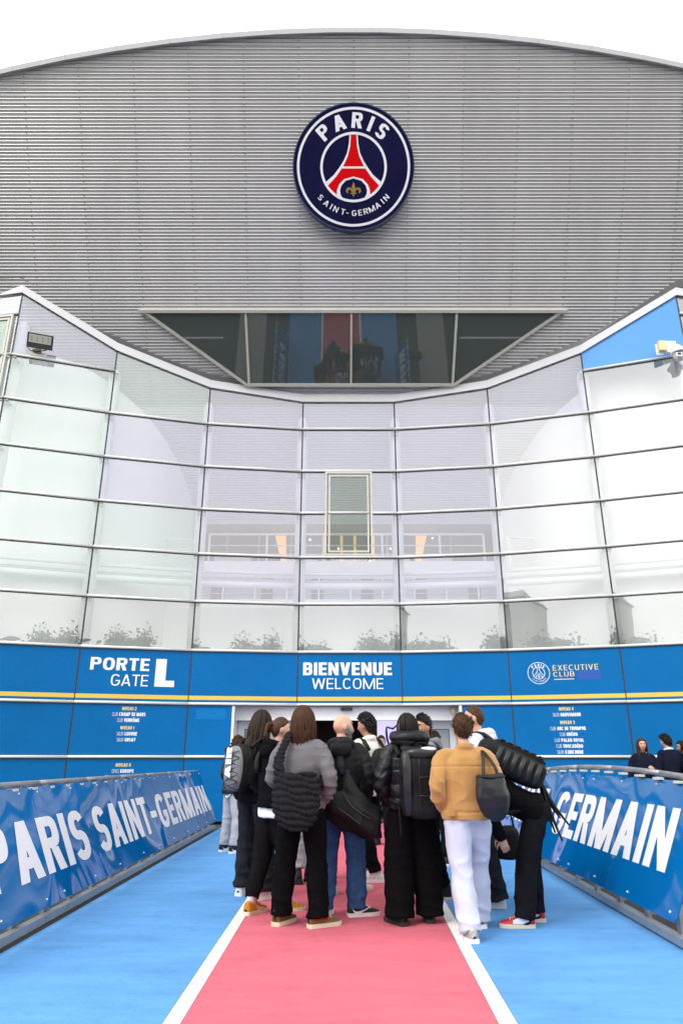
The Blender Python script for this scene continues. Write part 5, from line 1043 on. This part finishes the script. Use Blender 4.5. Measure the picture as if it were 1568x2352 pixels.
    s = X['s']; up = X['up']; V, F = sbox(np.array([.07, -.30, 1.14]) * s, (.33, .19, .54), 3.6, tf=up); V = V + np.stack([wob(V, 4, 11, .010)] * 3, 1); Vs, Fs = sbox(np.array([-.085, -.30, 1.15]) * s, (.10, .235, .55), 3.2, tf=up); Vs = Vs + np.stack([wob(Vs, 6, 24, .007)] * 3, 1); Vl, Fl = sbox(np.array([.06, -.31, 1.40]) * s, (.31, .19, .11), 2.6, tf=up)
    ov = MB(); ov.add(up((ICO2[0] * [.075, .022, .020] + [.11, -.375, 1.437]) * s), ICO2[1]); st = MB(); st.tube(up(interp_path(np.array([(-.10, -.22, 1.05), (-.135, -.21, .95), (-.13, -.20, .82), (-.125, -.19, .70)]) * s, 8)), [.012 * s] * 8, 5)
    for sd in (-1, 1): st.tube(up(interp_path(np.array([(sd * .13, -.20, 1.38), (sd * .15, -.02, 1.50), (sd * .16, .13, 1.38), (sd * .19, .15, 1.2), (sd * .22, -.02, 1.02), (sd * .13, -.22, .98)]) * s, 12)), .024 * s, 6)
    sm = MB(); yb_ = -.398
    for pts in ([(.02, yb_, .90), (.02, yb_, 1.36)], [(.21, yb_ + .012, .92), (.21, yb_ + .012, 1.36)], [(.02, yb_, 1.05), (.21, yb_ + .008, 1.05)], [(.02, yb_, 1.20), (.21, yb_ + .008, 1.21)]): sm.tube(up(interp_path(np.array(pts) * s, 8)), .006, 5)
    gh = MB(); gh.tube(up(interp_path(np.array([(.01, -.30, 1.45), (.03, -.30, 1.485), (.10, -.30, 1.485), (.12, -.30, 1.45)]) * s, 10)), .010, 6)
    bag('backpack', 'tall black backpack with a pale oval badge on the black puffer jacket', 'backpack', X, (.07 * s, -.31 * s, .86 * s), [('pack', V, F, nylon, None), ('side_panel', Vs, Fs, shiny, 'pack'), ('lid', Vl, Fl, shiny, 'pack'), ('badge', ov.verts(), ov.f, WHITE, 'lid'), ('seams', sm.verts(), sm.f, blk, 'pack'), ('grab_handle', gh.verts(), gh.f, nylon2, 'lid'), ('straps', st.verts(), st.f, nylon, None)])
    # grey hoodie man looking left
    p = (.92, 8.1); h = 98; X = person('man with short dark hair in a grey hoodie looking left behind the black puffer jacket', p, h, 1.79, lf(p, h, [(.80, 8.17), (1.02, 7.93)]), grey_m, black, (ksh, sole_c, 'boot', (-10, 40)), ('short', H_BLACK), 'tan', (30, 0, 0), {'L': 'front', 'R': 'strap'}, top_kind='sweat', hood=1.05, face=True, seed=20, hem=.11, group=G)
    s = X['s']; up = X['up']; V, F = sbox(np.array([0, -.25, 1.20]) * s, (.29, .19, .44), 3, tf=up); st = MB()
    for sd in (-1, 1): st.tube(up(interp_path(np.array([(sd * .12, -.16, 1.38), (sd * .125, -.04, 1.48), (sd * .135, .12, 1.40), (sd * .15, .14, 1.22), (sd * .17, .0, 1.04)]) * s, 12)), .026 * s, 6)
    bag('backpack', 'navy backpack on the man in the grey hoodie', 'backpack', X, (0, -.25 * s, .98 * s), [('pack', V, F, mat('navy_nylon', (.012, .016, .032), .6), None), ('straps', st.verts(), st.f, mat('navy_nylon', (.012, .016, .032), .6), None)])
    p = (1.30, 10.3); h = -10; person('short dark haired person in a navy jacket close to the right hand door', p, h, 1.68, lf(p, h, [(1.2, 10.3), (1.4, 10.25)]), navyc, black2, (ksh, sole_w, 'low'), ('short', H_BLACK), 'tan', (-20, 0, 0), seed=21, top_kind='jacket', group=G)
    p = (.68, 12.6); h = 160; person('balding person in dark clothes near the lit screen', p, h, 1.72, lf(p, h, [(.58, 12.6), (.78, 12.6)]), black, black2, (ksh, sole_b, 'low'), ('cropped', H_BLACK), 'tan', (20, -6, 0), seed=22, top_kind='jacket', group=G, face=True)
    # tan jacket
    p = (1.07, 6.45); h = 3; X = person('man in a tan suede jacket and white jeans, on the right hand white line', p, h, 1.70, lf(p, h, [(1.01, 6.22), (1.17, 6.72)]), tanm, denim_w, (slv, sole_w, 'low', (6, 2)), ('short', H_BROWN), 'fair', (0, -2, 0), {'L': 'pocket', 'R': 'pocket'}, top_kind='jacket', leg_r=(.118, .094, .086), hem=.055, seed=23, build=1.12, group=G, top_z=.885, seam=True, knees=((0.0, .03, .0), (0, .02, 0)))
    s = X['s']; up = X['up']; tb = MB()
    for sx in (-.175, .165): tb.box(np.array([sx, -.138, .945]) * s, (.075, .02, .045))
    tb.build('waist_tabs', tanm, X['P'])
    mb = MB(); cz = .895 + .9 * (np.array([.73, .77, .84, .93, 1.01, 1.09, 1.14]) - .73); loft(mb, [np.array([.195 - .10 * (z - 1.0), -.215, z]) * s for z in cz], [(a * s, b * s) for a, b in zip([.04, .09, .13, .15, .138, .125, .128], [.03, .055, .08, .085, .07, .045, .022])], 22); V, F, Nn = fuse(mb, .009, 2)
    V = V + Nn * (fold(V, 7, np.array([12, 12, 6]), .013) + wob(V, 8, np.array([24, 24, 12]), .008))[:, None]; st = MB()
    for o_ in (-.075, .055): st.tube(interp_path(np.array([(.19 + o_, -.225, 1.22), (.18 + o_ * .8, -.20, 1.32), (.165 + o_ * .3, -.13, 1.41), (.155, -.02, 1.455), (.18, .10, 1.40), (.22 + o_ * .5, .08, 1.20)]) * s, 14), .0145 * s, 6)
    rg = MB(); hb = MB()
    for o_ in (-.075, .055): rg.tube([np.array([.19 + o_ + .014 * math.cos(t), -.235, 1.225 + .014 * math.sin(t)]) * s for t in np.linspace(0, 6.28, 10)], .0035, 5)
    hb.tube(interp_path(np.array([(.05, -.238, 1.245), (.17, -.252, 1.236), (.30, -.235, 1.245)]) * s, 10), .008, 5)
    bag('tote_bag', 'black leather tote on the right shoulder of the tan jacket', 'bag', X, (.2 * s, -.2 * s, .89 * s), [('body', V, F, leather, None), ('handles', st.verts(), st.f, leather, None), ('rings', rg.verts(), rg.f, galv, 'handles'), ('hem_band', hb.verts(), hb.f, leather, 'body')])
    # tall man facing left
    p = (1.40, 7.57); h = 72; X = person('tall bearded man with pale grey hood and black gilet facing left', p, h, 1.87, lf(p, h, [(1.33, 7.68), (1.47, 7.50)]), grey_h, denim_d, (wsh, sole_w, 'low', (10, -5)), ('cropped', H_BROWN), 'fair', (6, 2, 0), {'L': 'front', 'R': 'down'}, top_kind='sweat', hood=1.15, face=True, beard=(H_GINGER, .010, .8), leg_r=(.118, .115, .115), hem=.06, seed=24, group=G)
    s = X['s']; up = X['up']; mb = MB(); loft(mb, [up(np.array([0, -.004, z]) * s) for z in (.93, 1.05, 1.2, 1.32, 1.41, 1.455)], [(.196 * s, .150 * s), (.198 * s, .152 * s), (.205 * s, .155 * s), (.205 * s, .150 * s), (.165 * s, .125 * s), (.115 * s, .10 * s)], 24); V, F, Nn = fuse(mb, .011, 2); V = V + Nn * ((np.abs(np.sin(math.pi * V[:, 2] / (.10 * s))) ** .45 - .75) * .018)[:, None]; mesh_obj('gilet', V, F, pufn, X['P'])
    lg = MB(); lg.add(up((ICO1[0] * [.034, .008, .022] + [-.09, .162, 1.335]) * s), ICO1[1]); lg.build('chest_logo', WHITE, X['P'])
    V, F = sbox(np.array([0, -.25, 1.20]) * s, (.31, .19, .42), 3, tf=up); st = MB()
    for sd in (-1, 1): st.tube(up(interp_path(np.array([(sd * .12, -.18, 1.40), (sd * .125, -.04, 1.49), (sd * .135, .14, 1.40), (sd * .15, .17, 1.22), (sd * .2, .03, 1.04)]) * s, 12)), .026 * s, 6)
    bag('backpack', 'black backpack on the tall bearded man above the bent person', 'backpack', X, (0, -.25 * s, .99 * s), [('pack', V, F, nylon, None), ('straps', st.verts(), st.f, nylon, None)])
    # hand bag hanging low by the tall man's knee
    V, F = sbox((.06, -.20, .56), (.12, .30, .32), 3.2); V = V + np.stack([wob(V, 2, 16, .008)] * 3, 1); st = MB(); st.tube(interp_path(np.array([(.06, -.30, .70), (.05, -.26, .86), (.10, -.14, .98), (.05, -.10, .86), (.06, -.10, .70)]), 14), .010, 5)
    bag('hand_bag', 'small black bag hanging at knee height between the tall man and the bent person', 'bag', X, (.06, -.20, .40), [('body', V, F, nylon, None), ('handle', st.verts(), st.f, nylon, None)])
    # bent person with the big camera backpack
    p = (1.62, 6.80); h = 82; X = person('person in black bent far forward, with red and white trainers', p, h, 1.72, lf(p, h, [(1.54, 6.69), (1.69, 6.92)]), black, denim_k, (rsh, sole_c, 'high', (6, 0)), ('curly', H_DARK), 'fair', (0, -20, 0), {'L': ((.24, .20, 1.30), (.16, .34, 1.16)), 'R': ((.24, .20, 1.30), (.16, .34, 1.16))}, lean=65, top_kind='sweat', leg_r=(.112, .092, .094), hem=.075, seed=25, build=1.05, group=G, bend_hips=(0, -.13, -.02), top_z=.93)
    for sd in (-1, 1):
        so, tf = X['shoe%d' % sd]
        for side in (-1, 1): swoosh(so, tf, navyc, side); MB().add(tf([(side * .051, y, z) for y, z in ((.02, .034), (.10, .034), (.10, .06), (.03, .085), (-.02, .085), (-.03, .05))]), [tuple(range(6))]).build('white_panel', wsh, so)
    s = X['s']; up = X['up']; V, F = sbox(np.array([0, -.285, 1.30]) * s, (.34, .27, .64), 4.2, tf=up); Vf, Ff = sbox(np.array([0, -.385, 1.26]) * s, (.27, .13, .50), 4, tf=up); parts = [('pack', V, F, nylon, None), ('front_pocket', Vf, Ff, nylon2, 'pack')]
    for k in range(6):
        zz = 1.06 + .075 * k
        for sd in (-1, 1): m_ = MB(); loft(m_, up(np.array([(sd * .176, -.19, zz), (sd * .182, -.28, zz), (sd * .172, -.385, zz)]) * s), [(.005, .024), (.007, .024), (.005, .024)], 8, fwd=up(np.array([0, 0, 1.])) - up(np.array([0, 0, 0.]))); parts.append(('web_strap', m_.verts(), m_.f, blk, 'pack'))
        m_ = MB(); loft(m_, up(np.array([(-.12, -.452, zz), (0, -.458, zz), (.12, -.452, zz)]) * s), [(.006, .022)] * 3, 8, fwd=up(np.array([0, 0, 1.])) - up(np.array([0, 0, 0.]))); parts.append(('web_strap', m_.verts(), m_.f, blk, 'front_pocket'))
    st = MB(); e0 = up(np.array([.12, -.24, .98]) * s)
    for k, (dx, dy, dz) in enumerate(((.02, -.10, -.42), (.05, -.16, -.30), (-.22, -.12, -.46), (-.18, -.2, -.34))): st.tube(interp_path([e0 + [dx * .2, 0, .02], e0 + [dx * .7, dy * .4, dz * .5], e0 + [dx, dy, dz]], 6), [.016, .018, .018, .016, .010, .008], 5)
    for sd in (-1, 1): st.tube(up(interp_path(np.array([(sd * .12, -.16, 1.50), (sd * .125, -.02, 1.52), (sd * .135, .13, 1.40), (sd * .15, .14, 1.22), (sd * .17, .0, 1.04)]) * s, 12)), .026 * s, 6)
    zip_ = MB(); zip_.tube(up(interp_path(np.array([(-.15, -.33, 1.02), (-.15, -.335, 1.3), (-.15, -.33, 1.58)]) * s, 8)), .010, 5); parts += [('straps', st.verts(), st.f, nylon, None), ('zip', zip_.verts(), zip_.f, blk, 'pack')]
    bag('camera_backpack', 'bulky black webbed backpack lying on the back of the bent person', 'backpack', X, up(np.array([0, -.28, .98]) * s), parts)
    # staff behind the right barrier
    G2 = 'people behind the right barrier'
    p = (5.55, 13.6); h = 168; X = person('woman with long brown hair and a dark blazer behind the right barrier', p, h, 1.69, [(-.1, 0), (.1, 0)], navyc, black2, (ksh, sole_b, 'low'), ('long', H_BROWN), 'fair', (8, 0, 0), {'L': 'phone', 'R': 'down'}, top_kind='jacket', face=True, seed=26, build=.9, group=G2, collar=mat('patterned_scarf', (.5, .5, .5), .8, var=.9, scale=60))
    p = (6.32, 14.25); h = 14; X = person('curly haired man in a navy suit turned away behind the right barrier', p, h, 1.77, [(-.1, 0), (.1, 0)], navyc, navyc, (ksh, sole_b, 'low'), ('curly', H_BLACK), 'fair', (12, -8, 0), {'L': 'phone', 'R': 'phone'}, top_kind='jacket', seed=27, group=G2, collar=WHITE)
    s = X['s']; V, F = sbox(np.array([.27, -.12, 1.15]) * s, (.14, .26, .34), 3); st = MB(); st.tube(interp_path(np.array([(.27, -.18, 1.3), (.22, -.06, 1.46), (.26, .06, 1.3)]) * s, 10), .014, 5)
    bag('shoulder_bag', 'black leather shoulder bag beside the man in the navy suit', 'bag', X, (.27 * s, -.12 * s, .98 * s), [('body', V, F, leather, None), ('strap', st.verts(), st.f, leather, None)])
    p = (6.72, 14.5); h = 100; person('dark haired woman cut off by the right edge of the photo', p, h, 1.66, [(-.1, 0), (.1, 0)], black, black2, (ksh, sole_b, 'low'), ('straight', H_BLACK), 'tan', (0, -5, 0), {'L': 'phone', 'R': 'down'}, top_kind='jacket', face=True, seed=28, build=.9, group=G2)
crowd()
